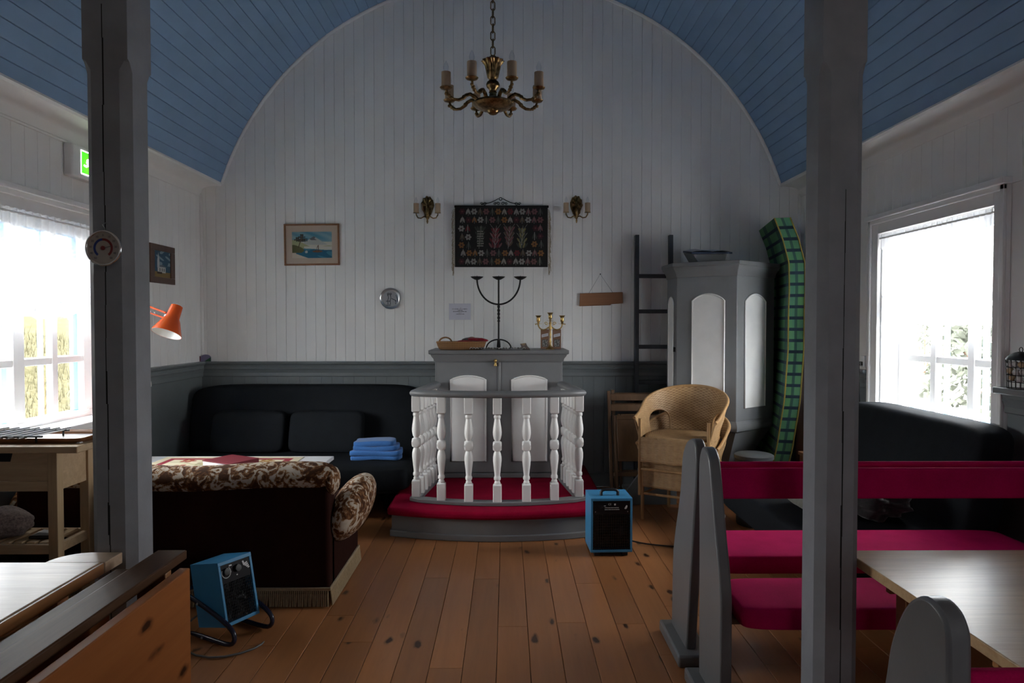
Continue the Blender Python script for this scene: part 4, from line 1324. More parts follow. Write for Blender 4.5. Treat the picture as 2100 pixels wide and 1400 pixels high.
obj('crown', MB().loft([cr(.022, 2.978, 0), cr(.030, 2.99, .06), cr(.036, 3.02, .07), cr(.044, 3.06, .07), (cr(.058, 3.082, .08)), cr(.064, 3.086, .1), cr(.056, 3.092, .08), cr(.03, 3.085, 0), cr(.004, 3.083, 0)]), 'old_brass', t, smooth=60)
obj('ring', MB().tube([(cx + .024 * math.cos(a), cy, 3.095 + .024 * math.sin(a)) for a in [2 * PI * i / 16 for i in range(16)]], .004, 6, closed=True), 'old_brass', t, smooth=60)
z = 3.125
link = None
k = 0
while z < 4.62:
    L = .052
    pts = [(0 + .0125 * math.cos(a), 0, (L / 2 - .0125) * (1 if math.sin(a) > 0 else -1) + .0125 * math.sin(a)) for a in [2 * PI * (i + .5) / 14 for i in range(14)]]
    if link is None:
        link = obj('chain_link', MB(), 'old_brass', t)
        me = mesh_from(MB().tube(pts, .0034, 6, closed=True), 'chain_link', Vector((0, 0, 0)), 60)
        me.materials.append(M['old_brass']); link.data = me
        link.location = (0, 0, z - 2.80 + .02)
    else:
        inst(link, t, (0, 0, z - 2.80 + .02), (0, 0, (k % 2) * PI / 2 + .25))
    z += .0435
    k += 1
obj('ceiling_rose', MB().lathe([(.006, 4.60), (.03, 4.615), (.045, 4.64), (.05, 4.655)], 20, (cx, cy, 0)), 'old_brass', t, smooth=50)
RA = .285
for i in range(8):
    a = PI / 8 + i * PI / 4
    def P(r, z):
        return (cx + r * math.cos(a), cy + r * math.sin(a), z)
    arm = obj('arm', MB().tube([P(.09, 2.845), P(.115, 2.868), P(.14, 2.878), P(.165, 2.868), P(.185, 2.848), P(.21, 2.836), P(.24, 2.836), P(.265, 2.848), P(.278, 2.865), P(RA, 2.885)], .009, 8, rfun=lambda s: .0125 - .006 * s), 'old_brass', t, smooth=60)
    for r, z, q in ((.178, 2.856, .013), (.255, 2.842, .011), (.268, 2.852, .012), (RA, 2.862, .010)):
        obj('knuckle', MB().ball(P(r, z), q, q, q, 10, 6), 'old_brass', arm, smooth=180)
    obj('drip_pan', MB().lathe([(.008, 2.882), (.03, 2.888), (.036, 2.896), (.034, 2.898), (.02, 2.896)], 18, (P(RA, 0)[0], P(RA, 0)[1], 0)), 'old_brass', arm, smooth=40)
    obj('candle_sleeve', MB().lathe([(.0265, 2.895), (.0265, 2.982), (.022, 2.983), (.006, 2.983)], 16, (P(RA, 0)[0], P(RA, 0)[1], 0)), 'cream_sleeve', arm, smooth=40)
    obj('bulb', MB().lathe([(.007, 2.983), (.014, 3.0), (.0155, 3.012), (.010, 3.03), (.002, 3.046)], 12, (P(RA, 0)[0], P(RA, 0)[1], 0)), 'bulb_glass', arm, smooth=60)

chandelier.location.z -= .05
for ch in chandelier.children:
    if ch.name.startswith('ceiling_rose'):
        ch.location.z += .05

# ================================================================== pulpit corner
PC0, PL, PLL, PR, PRR = (1.866, 5.52), (1.441, 5.78), (1.434, 6.09), (2.305, 5.87), (2.315, 6.09)
poly = [PLL, PL, PC0, PR, PRR]
ctr = Vector((1.88, 5.93))
def scl(k, c=ctr):
    return [(c.x + (p[0] - c.x) * k, c.y + (p[1] - c.y) * k) for p in poly]
def offs(d):
    # push the three front vertices outwards from the centre line
    out = []
    for p in poly:
        v = Vector(p) - Vector((1.88, 6.09))
        q = Vector(p) + (v.normalized() * d)
        out.append((q.x, min(q.y, 6.10)))
    return out
t = thing('pulpit', 'grey pulpit with white arched panels in the back right corner', 'pulpit', (1.88, 5.93, 0))
obj('body', MB().prism(poly, 'z', .69, 1.91), 'grey_paint', t, bevel=.004)
rings = [[(x, y, z) for x, y in offs(d)] for d, z in ((0.004, 1.90), (.008, 1.905), (.014, 1.935), (.03, 1.96), (.042, 1.975), (.045, 1.985), (.056, 1.99), (.056, 2.02))]
obj('cornice', MB().loft(rings), 'grey_paint', t, bevel=.002)
rings = [[(x, y, z) for x, y in offs(d)] for d, z in ((0.0, .62), (.022, .63), (.03, .65), (.028, .675), (.012, .695), (.004, .71))]
obj('base_moulding', MB().loft(rings), 'grey_paint', t, bevel=.002)
base = [[(x, y, z) for x, y in scl(k)] for k, z in ((.97, .622), (.28, .20), (.22, .18), (.22, 0))]
obj('tapering_support', MB().loft(base), 'grey_paint', t)
def face_panel(A, B, z0, z1, f0, f1, rise):
    A, B = Vector(A), Vector(B)
    d = (B - A); L = d.length; d.normalize()
    n = Vector((d.y, -d.x))
    pp = arch_poly(L * f0, L * f1, z0, z1, rise, 12)
    mb = MB()
    fr = [(A.x + d.x * s + n.x * .006, A.y + d.y * s + n.y * .006, z) for s, z in pp]
    bk = [(A.x + d.x * s, A.y + d.y * s, z) for s, z in pp]
    m = len(fr)
    mb.add(bk + fr, [tuple(range(m, 2 * m))] + [(i, (i + 1) % m, m + (i + 1) % m, m + i) for i in range(m)])
    p = obj('arched_panel', mb, 'white_gloss', t, label='white arched panel')
    obj('panel_moulding', MB().tube(fr, .007, 6, closed=True), 'white_gloss', p, smooth=60)
face_panel(PL, PC0, .80, 1.755, .27, .80, .055)
face_panel(PC0, PR, .815, 1.755, .20, .74, .06)
face_panel(PLL, PL, .80, 1.74, .25, .75, .06)
obj('door_latch', MB().box(1.425, 1.437, 5.80, 5.83, 1.27, 1.31), 'iron', t, bevel=.002)
bk = obj('book_rest', MB().loft([[(1.60, 5.70, 2.021), (1.82, 5.70, 2.021), (1.82, 5.95, 2.021), (1.60, 5.95, 2.021)], [(1.545, 5.66, 2.085), (1.825, 5.66, 2.085), (1.825, 5.98, 2.13), (1.545, 5.98, 2.13)]]), 'grey_paint', t, bevel=.003)
t = thing('open_book', 'dark blue open book lying on top of the pulpit', 'book', (1.70, 5.82, 2.11))
def tilt(z, y):
    return z + (y - 5.66) * .14
cv = MB()
obj('cover', cv.add([(1.53, 5.655, 2.088), (1.87, 5.655, 2.088), (1.87, 5.93, 2.127), (1.53, 5.93, 2.127), (1.53, 5.655, 2.103), (1.87, 5.655, 2.103), (1.87, 5.93, 2.142), (1.53, 5.93, 2.142)], [(0, 3, 2, 1), (4, 5, 6, 7), (0, 1, 5, 4), (1, 2, 6, 5), (2, 3, 7, 6), (3, 0, 4, 7)]), 'book_blue', t, bevel=.002)
def page(u, v):
    x = 1.54 + .165 * u
    return (x, 5.665 + .25 * v, 2.105 + .035 * v + .016 * math.sin(u * PI))
obj('left_pages', MB().grid(page, 10, 4), 'paper', t, smooth=180)
obj('right_pages', MB().grid(lambda u, v: (1.705 + .155 * u, 5.665 + .25 * v, 2.105 + .035 * v + .012 * math.sin(u * PI)), 10, 4), 'paper', t, smooth=180)

# steps at the side of the pulpit
t = thing('pulpit_steps', 'grey wooden steps half hidden behind the wicker chairs', 'steps', (1.15, 5.85, 0))
obj('stringer', MB().prism([(.93, 0), (1.42, 0), (1.42, .50), (1.28, .50), (1.18, .36), (.95, .05)], 'y', 5.655, 5.685), 'grey_dado', t, bevel=.003)
for k in range(3):
    obj('tread', MB().box(.98 + .13 * k, 1.16 + .13 * k, 5.685, 5.77, .12 + .14 * k, .145 + .14 * k), 'grey_dado', t, bevel=.003)

# ladder behind the pulpit
t = thing('ladder', 'dark grey wooden ladder leaning upright against the back wall', 'ladder', (1.34, 6.15, 0))
def lad(x, z):
    return 6.135 + (6.255 - 6.135) * z / 2.32
for x0, xt in ((1.17, 1.19), (1.485, 1.50)):
    mb = MB()
    r = lambda z, x: [(x - .018, lad(x, z) - .03, z), (x + .018, lad(x, z) - .03, z), (x + .018, lad(x, z) + .03, z), (x - .018, lad(x, z) + .03, z)]
    obj('rail', mb.loft([r(0, x0), r(2.32, xt)]), 'ladder_paint', t, bevel=.004)
for k in range(7):
    z = .0 + 1.945 - .322 * k
    if z < .1:
        break
    y = lad(0, z)
    obj('rung', MB().box(1.19, 1.485, y - .015, y + .015, z - .018, z + .018), 'ladder_paint', t, bevel=.004)

# folding chairs, folded flat and leaning
def folding_chair(name, dx, dy, label):
    t = thing(name, label, 'chair', (1.12 + dx, 5.95 + dy, 0), group='folded wooden chairs by the ladder')
    X0, X1 = .885 + dx, 1.365 + dx
    yb = lambda z: 5.78 + dy + .24 * z
    def bar(nm, x0, x1, z0, z1, th=.02, off=0.0, m='beech'):
        mb = MB().loft([[(x0, yb(z0) - th / 2 + off, z0), (x1, yb(z0) - th / 2 + off, z0), (x1, yb(z0) + th / 2 + off, z0), (x0, yb(z0) + th / 2 + off, z0)],
                        [(x0, yb(z1) - th / 2 + off, z1), (x1, yb(z1) - th / 2 + off, z1), (x1, yb(z1) + th / 2 + off, z1), (x0, yb(z1) + th / 2 + off, z1)]])
        return obj(nm, mb, m, t, bevel=.004)
    bar('post', X0, X0 + .028, 0, .92); bar('post', X1 - .028, X1, 0, .92)
    bar('back_slat', X0 + .028, X1 - .028, .835, .895, .016); bar('back_slat', X0 + .028, X1 - .028, .745, .805, .016)
    bar('front_leg', X0 + .045, X0 + .068, .05, .715, .02, -.03); bar('front_leg', X1 - .068, X1 - .045, .05, .715, .02, -.03)
    s = bar('seat', X0 + .07, X1 - .07, .33, .70, .018, -.032)
    bar('seat_rail', X0 + .07, X1 - .07, .68, .715, .022, -.036)
    bar('stretcher', X0 + .028, X1 - .028, .20, .235, .016)
    return t
folding_chair('folding_chair', 0, 0, 'folded wooden slat chair in front of its pair by the ladder')
folding_chair('folding_chair', .05, .09, 'folded wooden slat chair behind its pair by the ladder')

# ------------------------------------------------------------------ stacked wicker chairs
def wicker_chair(label, loc, rz):
    t = thing('wicker_armchair', label, 'chair', loc, rz, group='stacked wicker armchairs', local=True)
    W, Dp = .265, .25
    def plan(s, k):
        """s 0..1 round the U from right front to left front; k = outward flare"""
        if s < .22:
            q = s / .22
            return (W + k, -Dp + (Dp + .02) * q * 1.0)
        if s > .78:
            q = (1 - s) / .22
            return (-W - k, -Dp + (Dp + .02) * q)
        a = (s - .22) / .56 * PI
        return ((W + k) * math.cos(a), .02 + (.24 + k) * math.sin(a))
    def top(s):
        c = abs(s - .5) * 2
        return .585 + .215 * (0.5 + .5 * math.cos(min(1, c * 1.02) * PI)) ** .8
    def shell(u, v):
        z0, z1 = .43, top(u)
        f = .075 * (v ** 1.3) * (1 - abs(u - .5) * .9)
        x, y = plan(u, f)
        return (x, y, z0 + (z1 - z0) * v)
    def keep(u, v):
        for c in (.29, .71):
            x = (u - c) / .09
            if abs(x) < 1:
                if v < .60 and v > .02 and (v < .30 or x * x + ((v - .30) / .30) ** 2 < 1):
                    return False
        return True
    sh = obj('woven_back', MB().grid(shell, 150, 36, keep), 'wicker', t, smooth=180, solid=.012)
    rim = [shell(i / 60, 1) for i in range(61)]
    obj('rolled_rim', MB().tube(rim, .013, 8), 'cane', t, smooth=60)
    for c in (.29, .71):
        pts = [shell(c - .09, .02)] + [shell(c - .09, .15)] + [shell(c + .09 * math.cos(a), .30 + .30 * math.sin(a)) for a in [PI - PI * i / 14 for i in range(15)]] + [shell(c + .09, .15), shell(c + .09, .02)]
        obj('opening_rim', MB().tube(pts, .009, 6), 'cane', sh, smooth=60)
    # seat with deep woven apron
    def apr(u, v):
        a = u
        pts = [(W, -Dp), (W, .02)] + [(W * math.cos(b), .02 + .24 * math.sin(b)) for b in [PI * i / 12 for i in range(1, 12)]] + [(-W, .02), (-W, -Dp), (0, -Dp - .025), (W, -Dp)]
        f = a * (len(pts) - 1)
        i = min(int(f), len(pts) - 2); q = f - i
        return (pts[i][0] * (1 - q) + pts[i + 1][0] * q, pts[i][1] * (1 - q) + pts[i + 1][1] * q, .255 + .19 * v)
    obj('woven_apron', MB().grid(apr, 120, 10), 'wicker', t, smooth=50, solid=.012)
    def seat(u, v):
        a = 2 * PI * u
        x = W * math.cos(a); y = (.25 * math.sin(a) if math.sin(a) > 0 else -.27 * min(1, abs(math.sin(a)) * 1.6))
        return (x * (1 - v), y * (1 - v), .44 + .006 * math.cos(v * 3))
    obj('seat', MB().grid(seat, 40, 8), 'wicker', t, smooth=180, solid=.015)
    for sx, sy in ((1, -1), (-1, -1), (1, 1), (-1, 1)):
        x, y = sx * (W - .005 if sy < 0 else .19), (-Dp + .005 if sy < 0 else .19)
        obj('leg', MB().tube([(x, y, .0), (x, y, .30), (x, y, .585 if sy < 0 else .44)], .0145, 8), 'cane', t, smooth=60)
    obj('side_stretcher', MB().tube([(W - .005, -Dp, .20), (.19, .19, .20)], .010, 6), 'cane', t, smooth=60)
    obj('side_stretcher', MB().tube([(-W + .005, -Dp, .20), (-.19, .19, .20)], .010, 6), 'cane', t, smooth=60)
    obj('front_stretcher', MB().tube([(-W + .005, -Dp + .005, .20), (W - .005, -Dp + .005, .20)], .010, 6), 'cane', t, smooth=60)
    return t
RZ = math.radians(-31)
wicker_chair('lower wicker armchair of the stack standing on the floor', (1.40, 5.32, 0), RZ)
wicker_chair('upper wicker armchair stacked on another in front of the pulpit', (1.365, 5.25, .205), RZ)
solo('enamel_bowl', MB().lathe([(.05, 0), (.09, .02), (.115, .07), (.12, .095), (.116, .095), (.108, .07), (.085, .026), (.01, .012)], 24, (1.50, 5.02, 0)), 'white_enamel', 'white bowl on the floor under the wicker chairs', 'bowl', (1.50, 5.02, 0), smooth=50)

# round grey tub by the pulpit foot
t = thing('round_tub', 'round grey lidded tub standing by the foot of the pulpit', 'tub', (1.86, 5.1, 0))
obj('tub_body', MB().lathe([(.12, 0), (.125, .01), (.135, .50), (.13, .505)], 28, (1.86, 5.1, 0)), 'ladder_paint', t, smooth=40)
obj('lid', MB().lathe([(.137, .495), (.143, .50), (.143, .525), (.13, .532), (.01, .534)], 28, (1.86, 5.1, 0)), paint('tub_grey', (.07, .075, .08), .5), t, smooth=40)

# green tartan foam mattress standing on end, bowed
zs = [0, .25, .5, .9, 1.3, 1.6, 1.78, 2.0, 2.2, 2.37]
xs = [2.06, 2.13, 2.19, 2.25, 2.275, 2.275, 2.28, 2.275, 2.22, 2.15]
def mx(z):
    return float(np.interp(z, zs, xs))
def msl(u, v):
    z = 2.36 * v
    # u round the section: broad face, back edge, other face, front edge
    q = u * 4
    A, B = (0.0, 0.0), (.15, .74)
    th = .115
    c = [(A[0], A[1]), (B[0], B[1]), (B[0] + th, B[1] - .03), (A[0] + th, A[1] - .03), (A[0], A[1])]
    i = min(int(q), 3); f = q - i
    return (mx(z) + c[i][0] * (1 - f) + c[i + 1][0] * f, 5.50 + c[i][1] * (1 - f) + c[i + 1][1] * f, z + .035 * (-.5 if i == 0 else 0) * 0)
t = thing('foam_mattress', 'bowed green tartan foam mattress standing on end behind the pulpit', 'mattress', (2.3, 5.85, 0))
body = MB().grid(msl, 32, 60)
nn = len(body.v)
obj('cover', body, 'tartan', t, smooth=40)
obj('end_cap', MB().add([msl(k / 4, 1) for k in range(4)], [(0, 1, 2, 3)]), 'tartan', t)
for off in ((0, 0), (.115, -.03)):
    obj('piping', MB().tube([(mx(2.36 * k / 40) + off[0], 5.497 + off[1], 2.36 * k / 40) for k in range(41)], .006, 6), fabric('piping_yellow', (.30, .24, .06), .8, .2, 90, .2, .1) if 'piping_yellow' not in M else 'piping_yellow', t, smooth=60)

# poles, board and box between the mattress and the post
for i, (xb, xt, yb_, yt) in enumerate(((2.28, 2.50, 5.22, 5.34), (2.345, 2.56, 5.26, 5.38), (2.40, 2.60, 5.30, 5.42))):
    lb = ('brown wooden pole nearest the green mattress', 'middle one of the brown wooden poles leaning right of the mattress', 'brown wooden pole half hidden behind the right post')[i]
    solo('wooden_pole', MB().tube([(xb, yb_, 0), (xt, yt, 1.95 - .1 * i)], .021, 10), 'pole_brown', lb, 'pole', (xb, yb_, 0), group='brown poles leaning by the mattress', smooth=60)
solo('dark_board', MB().loft([[(2.46, 5.74, 0), (2.68, 5.72, 0), (2.68, 5.75, 0), (2.46, 5.77, 0)], [(2.46, 5.84, 2.08), (2.68, 5.82, 2.08), (2.68, 5.85, 2.08), (2.46, 5.87, 2.08)]]), 'frame_dark', 'tall dark brown board leaning in the back right corner', 'board', (2.57, 5.75, 0), bevel=.004)
t = thing('wooden_crate', 'small brown wooden box standing behind the crimson pew', 'box', (2.36, 5.3, 0))
obj('box_body', MB().box(2.24, 2.50, 5.02, 5.18, 0, .51), 'sign_wood', t, bevel=.004)
obj('box_lid', MB().box(2.23, 2.51, 5.01, 5.19, .51, .535), 'sign_wood', t, bevel=.004)

# ================================================================== futon sofas
def futon(name, label, L, D, loc, rz, grp):
    """local: back along +y, seat towards -y, centred on x"""
    t = thing(name, label, 'sofa', loc, rz, local=True, group=grp)
    h = L / 2
    obj('seat', MB().pillow(-h, h, -D + .02, .02, .22, .425, .22, 40, 20), 'navy_futon', t, smooth=180)
    def lean(p):
        p[1] += (p[2] - .35) * .20
        return p
    obj('backrest', MB().pillow(-h + .005, h - .005, -.10, .14, .33, .965, .25, 40, 20, lean), 'navy_futon', t, smooth=180)
    obj('base_frame', MB().box(-h + .12, h - .12, -D + .35, .12, .14, .25), 'black', t, bevel=.005)
    for sx in (-1, 1):
        for y in (-D + .40, .08):
            obj('leg', MB().tube([(sx * (h - .22), y, 0), (sx * (h - .22), y, .16)], .022, 8), 'iron', t)
    return t
futon('futon_sofa', 'dark navy futon sofa along the back wall beside the altar', 2.03, .86, (-1.765, 5.98, 0), 0, 'navy futon sofas')
futon('futon_sofa', 'dark navy futon sofa under the right window', 1.45, .92, (2.42, 4.21, 0), -PI / 2, 'navy futon sofas')
def cushion(x0, x1, label):
    def lean(p):
        p[1] += (p[2] - .42) * .28
        return p
    solo('back_cushion', MB().pillow(x0, x1, 5.70, 5.83, .425, .765, .28, 28, 14, lean), 'navy_cushion', label, 'cushion', ((x0 + x1) / 2, 5.76, .425), group='dark cushions on the futon', smooth=180)
cushion(-2.50, -1.885, 'dark square back cushion at the left on the back futon')
cushion(-1.845, -1.22, 'dark square back cushion behind the folded blue cloth')
t = thing('folded_cloth', 'bright blue cloth folded in layers on the futon seat', 'cloth', (-1.05, 5.55, .425))
for k, (x0, x1, z0, z1, dy) in enumerate(((-1.245, -.85, .425, .462, 0), (-1.25, -.845, .458, .50, -.004), (-1.225, -.87, .496, .535, .008), (-1.222, -.90, .53, .575, .012))):
    obj('fold', MB().pillow(x0, x1, 5.40 + dy, 5.62, z0, z1, .22, 28, 10, lambda p: [p[0] + .006 * math.sin(p[1] * 30), p[1], p[2] + .005 * math.sin(p[0] * 17 + k * 2) - .03 * max(0, (p[0] + .95)) * (k > 1)]), 'blue_cloth', t, smooth=180)
# coat and bag on the right futon
def lump(c, r, f, seed):
    rs = random.Random(seed)
    ph = [rs.uniform(0, 6) for _ in range(4)]
    return MB().ball(c, r[0], r[1], r[2], 34, 20, None, lambda q: 1 + f * (math.sin(q.x * 6 + ph[0]) * math.cos(q.y * 5 + ph[1]) + .6 * math.sin(q.z * 11 + q.x * 8 + ph[2])))
solo('crumpled_coat', lump((2.02, 3.78, .53), (.20, .20, .10), .16, 5), 'coat_black', 'crumpled black coat lying on the right futon behind the pew', 'coat', (2.02, 3.78, .42), smooth=180)
t = thing('duffel_bag', 'dark grey duffel bag on the right futon beside the coat', 'bag', (1.78, 3.88, .42))
obj('bag_body', lump((1.78, 3.90, .535), (.15, .24, .11), .05, 8), 'bag_grey', t, smooth=180)
obj('strap', MB().tube([(1.66, 3.72, .56), (1.74, 3.68, .62), (1.84, 3.70, .60), (1.90, 3.76, .52)], .012, 6), 'bag_grey', t, smooth=60)

# ================================================================== pews
def smooth_poly(p, k=4):
    """round the upper corners with a Catmull-Rom curve, keep the two feet square"""
    out = []
    n = len(p)
    for i in range(n):
        a, b, c, d = (Vector(p[(i + j - 1) % n]) for j in range(4))
        if min(b.y, c.y) < .3 and (b.y < .3 and c.y < .3 or a.y < .3 or d.y < .3 or b.y < .1 or c.y < .1):
            out.append(tuple(b)); continue
        for q in range(k):
            t = q / k
            out.append(tuple(.5 * ((2 * b) + (c - a) * t + (2 * a - 5 * b + 4 * c - d) * t * t + (3 * b - a - 3 * c + d) * t ** 3)))
    return out
def pew(name, label, end, back, seat, skid, X0, X1, tilt_back=0.0, group='crimson upholstered church pews'):
    ym = (seat[0] + seat[1]) / 2
    t = thing(name, label, 'pew', ((X0 + X1) / 2, ym, 0), group=group)
    end = smooth_poly(end)
    for xa in (X0, X1 - .045):
        obj('bench_end', MB().prism(end, 'x', xa, xa + .045), 'grey_pew', t, bevel=.008, seg=2)
    for xa in (X0 - .05, X1 - .10):
        obj('foot', MB().box(xa, xa + .15, skid[0], skid[1], 0, .055), 'grey_pew', t, bevel=.01)
    y0, y1, z0, z1, dy = back
    bx0, bx1 = X0 + .046, X1 - .046
    mb = MB().loft([[(x, y0, z0), (x, y1, z0), (x, y1 + dy, z1), (x, y0 + dy, z1)] for x in (bx0, bx1)])
    obj('backrest', mb, 'pew_velvet', t, bevel=.010, seg=3)
    y0, y1, z0, z1 = seat
    obj('seat_cushion', MB().pillow(X0 + .075, X1 - .05, y0, y1, z0, z1, .16, 44, 16), 'pew_velvet', t, smooth=180)
    ya, yb = (y0 + .10, y1 - .03)
    obj('seat_board', MB().box(bx0, bx1, ya, yb, z0 - .016, z0 + .006), 'dark_pine', t)
    return t
PX0, PX1 = .80, 2.56
endA = [(2.805, .05), (2.812, .6), (2.825, .86), (2.815, .95), (2.785, .995), (2.745, 1.005), (2.705, .99), (2.675, .955), (2.645, .87), (2.59, .69), (2.55, .58), (2.528, .49), (2.522, .40), (2.522, .05)]
pew('church_pew', 'crimson pew facing the pine table, its back against another pew', endA, (2.775, 2.80, .785, .912, .0), (2.492, 2.81, .365, .452), (2.46, 2.85), PX0, PX1)
endB = [(3.005, .05), (2.93, .50), (2.865, .86), (2.868, .95), (2.885, .995), (2.925, 1.01), (2.985, .995), (3.04, .965), (3.09, .90), (3.12, .76), (3.155, .66), (3.225, .50), (3.26, .36), (3.275, .05)]
pew('church_pew', 'crimson pew facing the altar, behind the pew at the pine table', endB, (2.875, 2.90, .79, .918, 0), (3.065, 3.47, .365, .452), (2.94, 3.32), PX0, PX1)
endC = [(1.215, .05), (1.215, .35), (1.215, .60), (1.215, .78), (1.2155, .87), (1.217, .915), (1.222, .945), (1.245, .972), (1.29, .98), (1.335, .955), (1.372, .905), (1.405, .83), (1.425, .74), (1.47, .60), (1.53, .48), (1.55, .40), (1.55, .05)]
pew('church_pew', 'crimson pew with rounded grey end cut off by the bottom right corner', endC, (1.225, 1.252, .74, .865, 0), (1.27, 1.62, .365, .452), (1.18, 1.60), PX0, PX1 - .1)

# ================================================================== tables
t = thing('pine_table', 'glossy pale pine table in front of the right pews', 'table', (1.65, 1.87, 0))
obj('table_top', MB().box(1.202, 2.30, 1.40, 2.397, .668, .70), 'table_pine', t, bevel=.003)
obj('apron', MB().box(1.28, 2.22, 1.745, 1.77, .60, .667), 'edge_wood', t, bevel=.003)
obj('apron', MB().box(1.28, 2.22, 2.25, 2.275, .60, .667), 'edge_wood', t, bevel=.003)
for x in (1.33, 2.15):
    for y in (1.76, 2.22):
        obj('leg', MB().box(x - .03, x + .03, y - .03, y + .03, 0, .667), 'edge_wood', t, bevel=.004)

t = thing('side_table', 'glossy table with a rounded end leaf left of the gallery post', 'table', (-1.8, 1.7, 0))
obj('table_top', MB().box(-2.30, -1.268, 1.25, 2.125, .728, .76), 'glossy_top', t, bevel=.003)
lf = [(-1.256, 2.128), (-1.256, 2.225), (-1.345, 2.225)] + [(-1.345 - .10 * math.sin(a), 2.128 + .097 * math.cos(a)) for a in [PI / 2 * i / 8 for i in range(1, 9)]]
obj('end_leaf', MB().prism(lf, 'z', .722, .758), 'glossy_top', t, bevel=.003)
obj('edge_strip', MB().box(-1.2675, -1.258, 1.25, 2.125, .722, .757), 'edge_wood', t, bevel=.002)
for x in (-2.2, -1.36):
    for y in (1.32, 2.04):
        obj('leg', MB().box(x - .028, x + .028, y - .028, y + .028, 0, .727), 'edge_wood', t, bevel=.004)

t = thing('drop_leaf_table', 'folded knotty pine drop-leaf table in the near left corner', 'table', (-1.1, 1.65, 0))
obj('top_plank', MB().box(-1.146, -1.05, 1.05, 2.235, .732, .762), 'dark_pine', t, bevel=.005)
obj('hinge_plank', MB().box(-1.215, -1.150, 1.05, 2.115, .712, .742), 'dark_pine', t, bevel=.004)
obj('hanging_leaf', MB().box(-1.018, -.985, 1.05, 2.115, .10, .745), 'leaf_pine', t, bevel=.004)
obj('hanging_leaf', MB().box(-1.24, -1.216, 1.05, 2.08, .10, .71), 'leaf_pine', t, bevel=.004)
obj('end_frame', MB().box(-1.145, -1.055, 2.10, 2.14, 0, .732), 'edge_wood', t, bevel=.004)
obj('end_frame', MB().box(-1.145, -1.055, 1.15, 1.19, 0, .732), 'edge_wood', t, bevel=.004)

# white lounge table with runner and book
t = thing('white_table', 'white-topped table with a flowered runner behind the brown sofa', 'table', (-1.92, 4.66, 0))
obj('table_top', MB().box(-2.60, -1.252, 4.36, 4.938, .524, .55), paint('white_laminate', (.72, .73, .75), .28, .02, 4, .02), t, bevel=.004)
obj('apron', MB().box(-2.54, -1.30, 4.40, 4.42, .45, .523), 'edge_wood', t)
obj('apron', MB().box(-1.325, -1.30, 4.42, 4.88, .45, .523), 'edge_wood', t)
for x in (-2.53, -1.325):
    for y in (4.415, 4.87):
        obj('leg', MB().box(x - .025, x + .025, y - .025, y + .025, 0, .523), 'edge_wood', t, bevel=.004)
def runner_paint(X, Z):
    C = np.tile(np.array([.60, .54, .38]), (len(X), 1))
    W, H = .98, .50
    X = X * .9 / W; Z = Z * .46 / H
    W, H = .90, .46
    e = np.minimum(np.minimum(X, W - X), np.minimum(Z, H - Z))
    C[(e > .05) & (e < .095)] = (.26, .012, .03)
    spots = [(.20, .33, 'r'), (.42, .36, 'g'), (.70, .33, 'o'), (.22, .16, 'r'), (.45, .14, 'o'), (.62, .18, 'r'), (.33, .24, 'g'), (.55, .28, 'g'), (.74, .16, 'r')]
    colr = {'r': (.30, .05, .03), 'o': (.30, .15, .03), 'g': (.34, .30, .18)}
    for x, z, c in spots:
        r = np.hypot(X - x, Z - z); a = np.arctan2(Z - z, X - x)
        C[r < .052 * (.6 + .4 * np.abs(np.cos(2.5 * a)))] = colr[c]
        C[r < .012] = (.5, .4, .2)
    C[(np.abs(Z - H / 2 - .06 * np.sin(X * 12)) < .005) & (e > .1)] = (.25, .26, .12)
    return C
t2 = thing('table_runner', 'cream table runner with red border and flowers on the white table', 'table runner', (-1.945, 4.645, .55))
print_sheet('runner_print', .98, .50, 180, 92, runner_paint, 'print', t2, (0, 0, .0035), (-PI / 2, 0, 0))
obj('hem', MB().box(-1.945 - .492, -1.945 + .492, 4.645 - .252, 4.645 + .252, .5505, .553), 'tassel', t2)
t = thing('red_book', 'dark red hardback book lying on the flowered runner', 'book', (-1.862, 4.60, .5545), math.radians(151), local=True)
obj('cover', MB().box(-.135, .135, -.12, .12, .036, .041).box(-.135, .135, -.12, .12, 0.0, .005).box(-.135, -.130, -.12, .12, .005, .036), 'book_red', t, bevel=.0015)
obj('pages', MB().box(-.130, .131, -.115, .115, .005, .036), 'paper', t)

# ================================================================== brown sofa with floral trim
t = thing('brown_sofa', 'brown velvet sofa seen from behind with flowered crest and arms', 'sofa', (-1.77, 3.95, 0))
SX0, SX1, SY = -2.60, -.945, 3.61
obj('back_panel', MB().box(SX0, SX1, SY, SY + .13, .06, .645), 'brown_velvet', t, bevel=.02, seg=3)
def crest(u, v):
    a = 2 * PI * v
    x = SX0 - .01 + (SX1 - SX0 + .02) * u
    e = min(1, min(u, 1 - u) * 24) ** .4
    return (x, SY + .085 + .105 * math.cos(a) * (.55 + .45 * e), .672 + .075 * math.sin(a) * (.6 + .4 * e) + .012 * math.sin(u * 9))
obj('crest_roll', MB().grid(crest, 80, 24), 'floral', t, smooth=180)
obj('crest_end', MB().ball((SX1, SY + .09, .655), .035, .10, .075, 16, 10), 'floral', t, smooth=180)
obj('back_cushion', MB().pillow(SX0 + .1, SX1 - .08, SY + .12, SY + .28, .36, .70, .4, 24, 12), 'floral', t, smooth=180)
obj('seat_cushion', MB().pillow(SX0 + .08, SX1 - .06, SY + .22, 4.36, .24, .43, .3, 24, 12), 'brown_velvet', t, smooth=180)
obj('seat_base', MB().box(SX0 + .02, SX1 - .005, SY + .1, 4.33, .06, .30), 'brown_velvet', t, bevel=.015)
